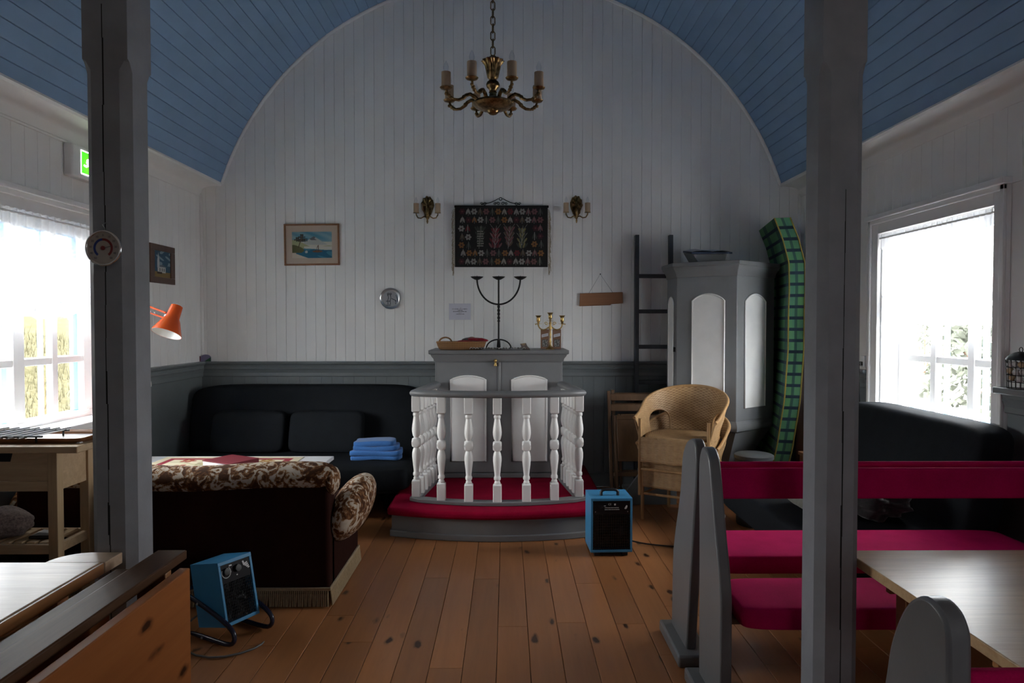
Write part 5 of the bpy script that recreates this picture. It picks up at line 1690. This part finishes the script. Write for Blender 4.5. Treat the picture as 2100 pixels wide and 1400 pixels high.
for s, xe in ((1, SX1), (-1, SX0)):
    obj('side_panel', MB().box(min(xe, xe - s * .06), max(xe, xe - s * .06), SY + .06, 4.32, .06, .52), 'brown_velvet', t, bevel=.015)
    R = Euler((0, s * math.radians(24), 0)).to_matrix()
    def armshape(q):
        return 1 + .10 * q.z
    obj('arm_roll', MB().ball((xe + s * .035, 3.985, .425), .105, .335, .19, 28, 20, R, armshape), 'floral', t, smooth=180)
fr = MB()
def ribs(x0, y0, x1, y1, nx, ny, n):
    for k in range(n):
        f = (k + .5) / n
        x, y = x0 + (x1 - x0) * f, y0 + (y1 - y0) * f
        j = random.uniform(-.004, .004)
        fr.tube([(x, y, .095), (x + nx * .006, y + ny * .006, .05), (x + nx * .010 + j * abs(ny), y + ny * .010 + j * abs(nx), .006)], .0042, 5)
ribs(SX0, SY - .006, SX1, SY - .006, 0, -1, 150)
ribs(SX1 + .006, SY, SX1 + .006, 4.32, 1, 0, 95)
obj('fringe', fr, 'fringe_cream', t, kind='stuff')
obj('fringe_braid', MB().box(SX0, SX1 + .008, SY - .012, SY, .088, .105).box(SX1, SX1 + .011, SY - .012, 4.32, .088, .105), 'fringe_cream', t, bevel=.003)

# ================================================================== kitchen cart on the left
t = thing('kitchen_cart', 'birch kitchen cart with drawer and slatted shelf below the left window', 'cart', (-2.38, 3.42, 0))
obj('worktop', MB().box(-2.74, -2.012, 3.20, 3.585, .898, .93), 'birch', t, bevel=.004)
for x in (-2.70, -2.2):
    for y in (3.27, 3.515):
        obj('leg', MB().box(x, x + .047, y, y + .047, 0, .897), 'birch_leg', t, bevel=.003)
dr = obj('drawer', MB().box(-2.652, -2.202, 3.275, 3.29, .752, .893), 'birch', t, bevel=.002)
obj('finger_notch', MB().prism([(-2.445, .892), (-2.365, .892), (-2.378, .845), (-2.432, .845)], 'y', 3.2735, 3.2752), 'dark_gap', dr)
obj('front_rail', MB().box(-2.652, -2.202, 3.28, 3.30, .70, .748), 'birch', t, bevel=.002)
obj('side_board', MB().box(-2.19, -2.165, 3.317, 3.53, .70, .895), 'birch', t, bevel=.002)
obj('back_rail', MB().box(-2.652, -2.202, 3.54, 3.56, .70, .895), 'birch', t, bevel=.002)
obj('shelf_rail', MB().box(-2.652, -2.202, 3.28, 3.305, .395, .44), 'birch', t, bevel=.002)
obj('shelf_rail', MB().box(-2.652, -2.202, 3.545, 3.57, .395, .44), 'birch', t, bevel=.002)
obj('shelf_rail', MB().box(-2.19, -2.165, 3.317, 3.53, .395, .44), 'birch', t, bevel=.002)
for k in range(7):
    x = -2.64 + .062 * k
    obj('shelf_slat', MB().box(x, x + .04, 3.305, 3.545, .432, .446), 'birch', t, bevel=.002)
# tray and rack on the worktop
t = thing('serving_tray', 'flat wooden tray with raised rim on the kitchen cart', 'tray', (-2.28, 3.42, .93))
obj('tray_base', MB().box(-2.50, -2.055, 3.29, 3.55, .9305, .936), 'white_laminate', t)
def rr(k, z):
    return [(-2.278 + sx * (.215 + k - .03) + sx2 * .03, 3.42 + sy * (.125 + k - .03) + sy2 * .03, z) for sx, sy, pts in ((1, 1, 0), (-1, 1, 1), (-1, -1, 2), (1, -1, 3)) for sx2, sy2 in [(math.cos(a + pts * PI / 2), math.sin(a + pts * PI / 2)) for a in (0, PI / 6, PI / 3, PI / 2)]]
obj('rim', MB().loft([rr(0, .931), rr(.014, .955), rr(.018, .955), rr(.006, .931)], cap=False), 'frame_wood', t, smooth=60, solid=.004)
t = thing('wire_rack', 'grey slatted drying rack lying on the kitchen cart beside the tray', 'rack', (-2.45, 3.38, .935))
for k in range(9):
    x = -2.70 + .052 * k
    obj('rack_bar', MB().tube([(x - .03, 3.24, .962), (x + .05, 3.50, .972)], .006, 6), 'steel', t, smooth=60)
for y in (3.27, 3.47):
    obj('cross_bar', MB().tube([(-2.72, y, .965), (-2.22, y, .966)], .005, 6), 'iron', t, smooth=60)
    for x in (-2.70, -2.25):
        obj('rack_foot', MB().tube([(x, y, .937), (x, y, .965)], .005, 6), 'iron', t)
solo('knitted_bundle', lump((-2.52, 3.40, .515), (.15, .10, .075), .07, 21), 'knit_multi', 'bundle of mottled brown knitting on the cart shelf', 'knitting', (-2.52, 3.40, .447), smooth=180)
t = thing('black_stapler', 'small black gadget lying on the cart shelf behind the leg', 'gadget', (-2.27, 3.38, .447))
obj('gadget_body', MB().box(-2.35, -2.215, 3.345, 3.40, .447, .463), 'black', t, bevel=.006)
obj('gadget_top', MB().prism([(-2.345, .463), (-2.23, .463), (-2.23, .474), (-2.30, .484)], 'y', 3.352, 3.393), 'steel', t, bevel=.003)

# ================================================================== orange desk lamp clamped by the window
t = thing('desk_lamp', 'orange balanced-arm desk lamp reaching in front of the left wall', 'lamp', (-2.76, 4.72, .87))
top, bot = Vector((-2.272, 4.73, 1.632)), Vector((-2.31, 4.64, 1.425))
ax = (bot - top).normalized()
R = Vector((0, 0, 1)).rotation_difference(ax).to_matrix()
prof = [(.030, 0), (.038, .004), (.042, .05), (.045, .092), (.058, .115), (.095, .20), (.0985, .212)]
sh = obj('shade', MB().lathe(prof, 32, top, d=ax), 'orange_enamel', t, smooth=50)
sh.data.polygons  # keep open end: remove the cap at the mouth
bm = bmesh.new(); bm.from_mesh(sh.data)
big = [f for f in bm.faces if len(f.verts) > 10]
mouth = max(big, key=lambda f: (f.calc_center_median() - (Vector(top) - Vector(t.location))).length)
bmesh.ops.delete(bm, geom=[mouth], context='FACES')
bm.to_mesh(sh.data); bm.free()
lin = [(r - .003, h) for r, h in prof[3:]]
ln = obj('shade_lining', MB().lathe([(.005, .085)] + lin, 32, top, d=ax), 'white_enamel', sh, smooth=50)
bm = bmesh.new(); bm.from_mesh(ln.data)
big = [f for f in bm.faces if len(f.verts) > 10]
mouth = max(big, key=lambda f: (f.calc_center_median() - (Vector(top) - Vector(t.location))).length)
bmesh.ops.delete(bm, geom=[mouth], context='FACES')
bm.to_mesh(ln.data); bm.free()
obj('bulb', MB().lathe([(.012, .08), (.014, .10), (.028, .135), (.030, .155), (.02, .178), (.004, .185)], 16, top, d=ax), 'white_enamel', sh, smooth=60)
obj('switch', MB().tube([top, top - ax * .012], .004, 6), 'steel', sh)
E0 = Vector((-2.70, 4.72, 1.70))
for dz, nm in ((.018, 'upper_arm_bar'), (-.022, 'upper_arm_bar')):
    p0 = E0 + Vector((0, 0, dz)); p1 = Vector((-2.335, 4.70, 1.565 + dz))
    d = (p1 - p0).normalized(); q = d.cross(Vector((0, 1, 0))).normalized() * .006
    mb = MB().loft([[tuple(p + q * a + Vector((0, .006 * b, 0))) for a, b in ((-1, -1), (1, -1), (1, 1), (-1, 1))] for p in (p0, p1)])
    obj(nm, mb, 'orange_enamel', t)
p0, p1 = Vector((-2.56, 4.705, 1.63)), Vector((-2.40, 4.695, 1.58))
sp = MB().tube([p0 + (p1 - p0) * (i / 120) + Vector((0, .007 * math.cos(i * .9), .007 * math.sin(i * .9))) for i in range(121)], .0016, 4)
obj('spring', sp, 'steel', t)
obj('head_joint', MB().lathe([(.014, -.012), (.016, 0), (.014, .012)], 12, (-2.33, 4.70, 1.56), d=(0, 1, 0)).box(-2.335, -2.30, 4.69, 4.71, 1.545, 1.575), 'steel', t, bevel=.002)
obj('elbow', MB().lathe([(.02, -.012), (.022, 0), (.02, .012)], 14, E0, d=(0, 1, 0)), 'orange_enamel', t)
obj('lower_arm', MB().tube([E0, (-2.755, 4.72, 1.0)], .008, 8), 'orange_enamel', t, smooth=60)
obj('clamp', MB().box(-2.785, -2.735, 4.70, 4.74, .866, 1.0), 'orange_enamel', t, bevel=.004)
obj('flex', MB().tube([(-2.74, 4.78, 1.15), (-2.68, 4.95, 1.20), (-2.63, 5.0, 1.17), (-2.607, 5.01, 1.10), (-2.605, 5.02, 1.045), (-2.618, 5.02, 1.04), (-2.632, 5.03, 1.09), (-2.655, 5.03, 1.16), (-2.66, 5.04, 1.02), (-2.648, 5.05, .95), (-2.655, 5.05, .88), (-2.70, 5.06, .80)], .004, 6), 'white_cable', t, smooth=60, sub=1)

# small framed church picture on the left wall
def church_paint(X, Z):
    u, v = X / .255, Z / .215
    C = np.tile(np.array([.03, .085, .14]), (len(X), 1))
    n = np.sin(u * 11 + 3 * np.sin(v * 9)) * np.cos(v * 13)
    C[(n > .35) & (v > .45)] = (.20, .28, .33)
    C[v < .20] = (.24, .16, .05)
    C[(u > .22) & (u < .72) & (v > .17) & (v < .40)] = (.5, .5, .48)
    for x in (.36, .5, .62):
        C[(np.abs(u - x) < .025) & (v > .22) & (v < .34)] = (.05, .05, .06)
    C[(u > .20) & (u < .34) & (v > .35) & (v < .62)] = (.45, .46, .47)
    C[(np.abs(u - .27) < .07 * (.92 - v) / .3) & (v >= .62) & (v < .92)] = (.42, .44, .46)
    C[(v > .38) & (v < .48 - .3 * np.abs(u - .5)) & (u > .34)] = (.12, .13, .16)
    C[(u > .18) & (u < .5) & (v < .2) & (v > .12)] = (.05, .03, .02)
    return C
t = thing('church_picture', 'small picture of a white church in a wide dark frame', 'picture', (XL + .014, 5.575, 1.835))
W2, H2 = .40, .31
yc = 5.575
for nm, a in (('frame_rail', (-.2, .2, 0, .05)), ('frame_rail', (-.2, .2, .26, .31)), ('frame_stile', (-.2, -.13, .05, .26)), ('frame_stile', (.13, .2, .05, .26))):
    obj(nm, MB().box(XL + .014, XL + .034, yc + a[0], yc + a[1], 1.835 + a[2], 1.835 + a[3]), 'frame_dark', t, bevel=.003)
print_sheet('painting', .26, .21, 110, 90, church_paint, 'print', t, (.012, 0, .155), (0, 0, PI / 2))

# emergency exit sign
def exit_paint(X, Z):
    u, v = X / .34, Z / .155
    C = np.tile(np.array([.02, .30, .008]), (len(X), 1))
    gl = np.exp(-((u - .5) ** 2) * 9 - ((v - .4) ** 2) * 5)
    C = C * (.5 + 1.0 * gl[:, None]) + np.array([.04, .10, 0]) * gl[:, None]
    wh = np.array([1.6, 1.6, 1.1])
    e = np.minimum(np.minimum(X, .34 - X), np.minimum(Z, .155 - Z))
    C[e < .006] = wh
    def seg(x0, z0, x1, z1, w):
        d = np.array([x1 - x0, z1 - z0]); L = d @ d
        s = np.clip(((X - x0) * d[0] + (Z - z0) * d[1]) / L, 0, 1)
        C[np.hypot(X - x0 - s * d[0], Z - z0 - s * d[1]) < w] = wh
    C[np.hypot(X - .098, Z - .122) < .011] = wh
    seg(.088, .104, .078, .072, .011); seg(.088, .108, .064, .098, .006); seg(.064, .098, .060, .082, .005)
    seg(.090, .104, .112, .086, .006); seg(.076, .072, .094, .056, .007); seg(.094, .056, .092, .026, .007)
    seg(.074, .070, .056, .058, .007); seg(.056, .058, .034, .060, .006)
    seg(.185, .122, .185, .05, .006)
    C[(Z < .07) & (Z > .03) & (np.abs(X - .185) < (Z - .03) * .6)] = wh
    C[(X > .26) & (X < .31) & (Z > .03) & (Z < .125)] = wh
    C[(X > .268) & (X < .302) & (Z > .03) & (Z < .117)] = (.03, .35, .01)
    return np.clip(C, 0, 1)
t = thing('exit_sign', 'lit green emergency exit sign with running man on the left wall', 'exit sign', (XL + .014, 4.60, 2.46))
obj('housing', MB().box(XL + .014, XL + .075, 4.365, 4.85, 2.445, 2.655), 'white_frame', t, bevel=.014, seg=3)
print_sheet('lit_panel', .34, .155, 170, 78, exit_paint, 'print_lit', t, (.0625, .02, .0925), (0, 0, PI / 2))

# thermometer on the left post
t = thing('thermometer', 'round dial thermometer with chrome rim hanging on the left post', 'thermometer', (-1.322, 2.2695, 1.695))
cx, cz = -1.324, 1.752
obj('dial', MB().lathe([(.004, .010), (.050, .010), (.053, .012), (.053, .0)], 40, (cx, 2.268, cz), d=(0, -1, 0)), plain('dial_face', (.38, .34, .30), .5), t, smooth=40)
obj('chrome_rim', MB().tube([(cx + .0555 * math.cos(a), 2.259, cz + .0555 * math.sin(a)) for a in [2 * PI * i / 48 for i in range(48)]], .0045, 8, closed=True), plain('chrome', (.8, .8, .8), .08, 1.0), t, smooth=60)
def sector(a0, a1, r0, r1, y):
    n = 24
    A = [math.radians(a0 + (a1 - a0) * i / n) for i in range(n + 1)]
    vs = [(cx + r0 * math.cos(a), y, cz + r0 * math.sin(a)) for a in A] + [(cx + r1 * math.cos(a), y, cz + r1 * math.sin(a)) for a in A]
    return MB().add(vs, [(i, i + 1, n + 2 + i, n + 1 + i) for i in range(n)])
obj('cold_arc', sector(95, 232, .0245, .032, 2.2572), 'dial_blue', t)
obj('warm_arc', sector(-52, 95, .0245, .032, 2.2572), 'dial_red', t)
obj('hub', MB().lathe([(.007, .0), (.007, .003), (.002, .004)], 14, (cx, 2.2575, cz), d=(0, -1, 0)), 'dial_red', t)
obj('needle', MB().tube([(cx, 2.2555, cz), (cx + .027, 2.2555, cz + .006)], .0009, 4), 'ink', t)
nums = ['50', '40', '30', '20', '10', '0', '10', '20', '30', '40', '50']
for i, s in enumerate(nums):
    a = math.radians(232 - i * 28.4)
    me = text_mesh(s, .0095, 'numeral')
    me.materials.append(M['ink'])
    o = bpy.data.objects.new('numeral', me)
    col.objects.link(o)
    o.parent = t
    o.location = (cx + .0415 * math.cos(a) + 1.322, 2.2572 - 2.2695, cz + .0415 * math.sin(a) - 1.695)
    o.rotation_euler = (PI / 2, 0, 0)
obj('hook', MB().tube([(-1.319, 2.262, 1.81), (-1.319, 2.258, 1.82), (-1.324, 2.256, 1.828), (-1.318, 2.262, 1.835), (-1.316, 2.27, 1.832)], .0018, 6), 'chrome', t, smooth=60)

# card propped on the dado in the left corner
t = thing('colourful_card', 'small purple and green greeting card propped on the dado corner', 'card', (-2.75, 6.26, 1.166))
obj('card_face', MB().prism([(-2.80, 1.166), (-2.705, 1.166), (-2.705, 1.20)] + [(-2.7525 + .0475 * math.cos(a), 1.20 + .03 * math.sin(a)) for a in [PI * i / 8 for i in range(1, 8)]] + [(-2.80, 1.20)], 'y', 6.262, 6.266), plain('card_violet', (.20, .18, .30), .6), t)
obj('green_corner', MB().prism([(-2.765, 1.1665), (-2.707, 1.1665), (-2.707, 1.205)], 'y', 6.259, 6.262), plain('card_green', (.02, .09, .04), .6), t)
obj('card_spine', MB().prism([(-2.815, 1.1665), (-2.80, 1.1665), (-2.80, 1.215), (-2.815, 1.21)], 'y', 6.255, 6.262), plain('card_maroon', (.10, .01, .03), .6), t)

# ================================================================== fan heaters
def heater(label, loc, rz, stand):
    W, Dp, H = (.190, .205, .300) if stand else (.270, .235, .352)
    t = thing('fan_heater', label, 'heater', loc, rz, group='blue fan heaters', local=True)
    z0 = .028
    T = Matrix.Identity(4)
    def put(o):
        if stand:
            o.matrix_local = Matrix.Translation((0, .0, .035)) @ Matrix.Rotation(math.radians(-12), 4, 'X') @ o.matrix_local
        return o
    # casing as a box open at front
    c = MB()
    th = .006
    c.box(-W / 2, W / 2, -Dp / 2, Dp / 2, z0 + H - th, z0 + H).box(-W / 2, W / 2, -Dp / 2, Dp / 2, z0, z0 + th)
    c.box(-W / 2, -W / 2 + th, -Dp / 2, Dp / 2, z0 + th, z0 + H - th).box(W / 2 - th, W / 2, -Dp / 2, Dp / 2, z0 + th, z0 + H - th)
    c.box(-W / 2 + th, W / 2 - th, Dp / 2 - th, Dp / 2, z0 + th, z0 + H - th)
    casing = put(obj('casing', c, 'heater_blue', t))
    f = MB()
    yf = -Dp / 2
    f.box(-W / 2, W / 2, yf - .002, yf + .004, z0 + H - .018, z0 + H).box(-W / 2, W / 2, yf - .002, yf + .004, z0, z0 + .016)
    f.box(-W / 2, -W / 2 + .013, yf - .002, yf + .004, z0 + .016, z0 + H - .018).box(W / 2 - .013, W / 2, yf - .002, yf + .004, z0 + .016, z0 + H - .018)
    put(obj('front_frame', f, 'heater_blue', t, bevel=.002))
    fp = put(obj('front_panel', MB().box(-W / 2 + .013, W / 2 - .013, yf + .002, yf + .008, z0 + H - .105, z0 + H - .018), 'black_gloss', t))
    # fan grille
    g = MB()
    gz0, gz1 = z0 + .016, z0 + H - .105
    put(obj('fan_back', MB().box(-W / 2 + .013, W / 2 - .013, yf + .05, yf + .054, gz0, gz1), 'black', t))
    for k in range(17):
        x = -W / 2 + .02 + (W - .04) * k / 16
        g.box(x - .0012, x + .0012, yf + .004, yf + .007, gz0, gz1)
    for k in range(13):
        z = gz0 + .008 + (gz1 - gz0 - .016) * k / 12
        g.box(-W / 2 + .013, W / 2 - .013, yf + .006, yf + .009, z - .0012, z + .0012)
    put(obj('grille', g, 'black_gloss', t))
    fan = MB()
    for k in range(5):
        a = k * 2 * PI / 5
        zc = (gz0 + gz1) / 2
        fan.add([(0, yf + .03, zc), (.09 * math.cos(a - .3), yf + .022, zc + .09 * math.sin(a - .3)), (.09 * math.cos(a + .35), yf + .042, zc + .09 * math.sin(a + .35))], [(0, 1, 2)])
    put(obj('fan_blades', fan, plain('fan_metal', (.035, .035, .035), .4, .6) if 'fan_metal' not in M else 'fan_metal', t))
    # printed marks
    def prn(o):
        o.location = o.location
        return put(o)
    if not stand:
        me = text_mesh('CE', .017, 'printed_mark')
        me.materials.append(M['white_print'])
        o = bpy.data.objects.new('printed_mark', me); col.objects.link(o); o.parent = t
        o.matrix_local = Matrix.Translation((-.012, yf + .0015, z0 + H - .040)) @ Matrix.Rotation(PI / 2, 4, 'X')
        pr_ = MB()
        for z, x0, x1 in ((z0 + H - .062, -.045, .045), (z0 + H - .074, -.045, .05)):
            x = x0
            while x < x1:
                w = random.uniform(.003, .008)
                pr_.box(x, x + w, yf + .001, yf + .0018, z - .002, z + .002)
                x += w + .002
        pr_.box(-.05, -.038, yf + .001, yf + .0018, z0 + H - .052, z0 + H - .048)
        pr_.prism([(.022 + .008 * math.cos(a), z0 + H - .041 + .008 * math.sin(a)) for a in [PI / 4 + PI / 2 * i for i in range(4)]], 'y', yf + .001, yf + .0018)
        obj('printed_lines', pr_, 'white_print', t)
        wm = MB().prism([(.083, z0 + H - .068), (.096, z0 + H - .046), (.104, z0 + H - .050), (.100, z0 + H - .066), (.092, z0 + H - .072)], 'y', yf + .001, yf + .0018)
        obj('sticker', wm, 'white_print', t)
        for sx in (-1, 1):
            obj('screw', MB().lathe([(.0035, 0), (.003, .0015)], 10, (sx * .105, yf + .002, z0 + H - .088), d=(0, -1, 0)), 'steel', t)
        obj('handle', MB().tube([(-.055, -.04, z0 + H), (-.055, -.04, z0 + H + .022), (-.046, -.04, z0 + H + .034), (-.03, -.04, z0 + H + .038), (.03, -.04, z0 + H + .038), (.046, -.04, z0 + H + .034), (.055, -.04, z0 + H + .022), (.055, -.04, z0 + H)], .010, 8), 'black', t, smooth=60)
        for sx in (-1, 1):
            obj('foot', MB().box(sx * .09 - .02, sx * .09 + .02, -.10, .10, 0, z0), 'black', t, bevel=.004)
        obj('power_cord', MB().tube([(W / 2 - .01, .10, .05), (.18, .10, .03), (.27, .09, .012), (.42, .05, .0065), (.62, -.005, .0065), (.80, -.03, .0065), (.98, -.03, .0065), (1.2, .02, .0065)], .0062, 6), 'black', t, smooth=60, sub=1)
    else:
        ring = MB().tube([(-.055 + .024 * math.cos(a), yf - .001, z0 + H - .055 + .026 * math.sin(a)) for a in [math.radians(150 + 260 * i / 20) for i in range(21)]], .002, 5)
        put(obj('printed_scale', ring, 'white_print', t))
        for x in (-.055, .008):
            put(obj('knob', MB().lathe([(.018, 0), (.016, .012), (.003, .013)], 16, (x, yf, z0 + H - .052), d=(0, -1, 0)), 'black', t, smooth=40))
        bd = MB()
        for k in range(4):
            bd.prism([(.042 + .008 * k, z0 + H - .045 - .006 * k), (.066 + .004 * k, z0 + H - .036 - .009 * k), (.068 + .003 * k, z0 + H - .042 - .009 * k), (.046 + .007 * k, z0 + H - .052 - .006 * k)], 'y', yf - .0005, yf + .001)
        bd.prism([(.038, z0 + H - .030), (.047, z0 + H - .028), (.053, z0 + H - .045), (.043, z0 + H - .046)], 'y', yf - .0005, yf + .001)
        put(obj('printed_emblem', bd, 'white_print', t))
        put(obj('printed_marks', MB().box(-.035, -.02, yf - .0005, yf + .001, z0 + H - .033, z0 + H - .027).box(-.032, -.027, yf - .0005, yf + .001, z0 + H - .062, z0 + H - .056).box(.0, .006, yf - .0005, yf + .001, z0 + H - .085, z0 + H - .080), 'white_print', t))
        for sx in (-1, 1):
            x = sx * (W / 2 + .014)
            obj('tube_stand', MB().tube([(x, .22, .20), (x, .14, .185), (x, -.05, .135), (x, -.13, .105), (x, -.165, .08), (x, -.172, .052), (x, -.155, .025), (x, -.12, .013), (x, .0, .013), (x, .18, .013)], .0125, 8), plain('tube_blue', (.012, .012, .03), .25) if 'tube_blue' not in M else 'tube_blue', t, smooth=60, sub=1)
            for y, z in ((.08, .17), (.05, .014)):
                obj('bolt', MB().lathe([(.006, 0), (.005, .004)], 8, (x + sx * .012, y, z), d=(sx, 0, 0)), 'steel', t)
        obj('stand_cross_bar', MB().tube([(-W / 2 - .014, .22, .20), (W / 2 + .014, .22, .20)], .0125, 8), 'tube_blue', t, smooth=60)
        obj('power_cord', MB().tube([(-.05, .13, .1), (-.10, .22, .03), (-.22, .10, .008), (-.25, -.08, .008), (-.20, -.20, .008), (-.05, -.26, .008), (.02, -.22, .008)], .006, 6), plain('grey_cord', (.10, .10, .10), .5), t, smooth=60, sub=1)
    return t
heater('upright blue fan heater in front of the altar platform', (.675, 4.50, 0), math.radians(2), False)
heater('blue fan heater tilted back on a dark tube stand behind the brown sofa', (-1.345, 3.30, 0), math.radians(60), True)

# ================================================================== lace curtains and rods
def lace(name, X, s, y0, y1, ztop, zhem, label, seed):
    rs = random.Random(seed)
    ph = [rs.uniform(0, 6) for _ in range(5)]
    def fn(u, v):
        y = y0 + (y1 - y0) * u
        sc = abs(math.sin(u * PI * 7.0))
        z = zhem + .05 * (1 - sc) * (1 - v) ** 2 + (ztop - zhem) * v
        amp = .012 + .012 * (1 - v)
        d = amp * math.sin(u * 62 + ph[0] + .8 * math.sin(u * 9)) + .008 * math.sin(u * 25 + ph[1])
        if v > .84:
            d = .006 * math.sin(u * 150 + ph[2])
        if v < .25:
            d += .006 * math.sin(u * 140 + ph[3]) * (1 - v * 4)
        return (X + s * d, y, z)
    o = solo(name, MB().grid(fn, 220, 40), 'lace', label, 'curtain', (X, (y0 + y1) / 2, zhem), smooth=180, group='white lace window valances')
    return o
lace('lace_curtain', XL + .028, 1, 3.38, 4.905, 2.165, 1.535, 'white lace valance gathered across the left window', 1)
lace('lace_curtain', XR - .012, -1, 3.79, 4.945, 2.150, 1.495, 'white lace valance gathered across the right window', 2)
solo('curtain_rod', MB().tube([(XL + .028, 3.37, 2.14), (XL + .028, 4.915, 2.14)], .007, 8), 'white_frame', 'thin rod carrying the lace at the left window', 'curtain rod', (XL + .028, 4.1, 2.14), smooth=60, group='curtain rods')
solo('curtain_rod', MB().tube([(XR - .012, 3.775, 2.125), (XR - .012, 4.948, 2.125)], .007, 8), 'white_frame', 'thin rod carrying the lace at the right window', 'curtain rod', (XR - .012, 4.3, 2.125), smooth=60, group='curtain rods')

# wire basket of shells on the right dado, small box and plug by the right window
t = thing('wire_basket', 'lidded wire basket of pale balls on the right dado ledge', 'basket', (2.655, 3.50, 1.167))
structure(obj('trim_13', MB().box(2.635, XR - .01, 2.4, 3.68, 1.13, 1.166), 'grey_dado', bevel=.006))
wb = MB()
for k in range(18):
    a = 2 * PI * k / 18
    wb.tube([(2.655 + .045 * math.cos(a), 3.50 + .075 * math.sin(a), 1.168), (2.655 + .05 * math.cos(a), 3.50 + .085 * math.sin(a), 1.32)], .0018, 4)
for z in (1.17, 1.205, 1.24, 1.28, 1.32):
    q = .045 + .005 * (z - 1.168) / .15
    wb.tube([(2.655 + q * math.cos(a), 3.50 + q * 1.68 * math.sin(a), z) for a in [2 * PI * i / 28 for i in range(28)]], .002, 4, closed=True)
obj('wire_cage', wb, 'iron', t)
ld = obj('lid', MB().lathe([(.053, 1.32), (.047, 1.335), (.025, 1.355), (.007, 1.362)], 20, (2.655, 3.50, 0), sy=1.65), 'iron', t, smooth=50)
obj('lid_ring', MB().tube([(2.655, 3.50 + .012 * math.cos(a), 1.372 + .012 * math.sin(a)) for a in [2 * PI * i / 14 for i in range(14)]], .002, 5, closed=True), 'iron', ld)
obj('ear_handle', MB().tube([(2.655, 3.585, 1.325), (2.655, 3.61, 1.322), (2.655, 3.605, 1.305), (2.655, 3.585, 1.30)], .004, 6), 'iron', t, smooth=60)
for k, (dx, dy, dz, r) in enumerate(((-.02, .045, .09, .018), (-.022, .0, .085, .019), (-.02, -.045, .09, .018), (-.022, .03, .055, .016), (-.022, -.02, .05, .018), (.018, .03, .08, .018), (.018, -.03, .075, .018), (-.02, .045, .125, .015), (-.02, .012, .128, .015), (-.02, -.03, .126, .016))):
    solo('pale_ball', MB().ball((2.655 + dx, 3.50 + dy, 1.17 + dz), r, r, r, 12, 8), 'white_crochet' if k % 3 else 'birch', 'one of the pale balls heaped inside the wire basket', 'ball', (2.655 + dx, 3.50 + dy, 1.17 + dz - r), group='pale balls in the wire basket', smooth=180)
t = thing('wall_socket', 'white socket box on the wall between post and right window', 'socket', (XR - .014, 5.10, 1.20))
obj('socket_box', MB().box(XR - .05, XR - .014, 5.075, 5.135, 1.185, 1.27), 'white_frame', t, bevel=.004)
obj('plug', MB().box(XR - .075, XR - .05, 5.09, 5.12, 1.195, 1.225), 'black', t, bevel=.004)
obj('lead', MB().tube([(XR - .07, 5.105, 1.195), (XR - .075, 5.10, 1.10), (XR - .07, 5.09, .9)], .005, 6), 'black', t, smooth=60)
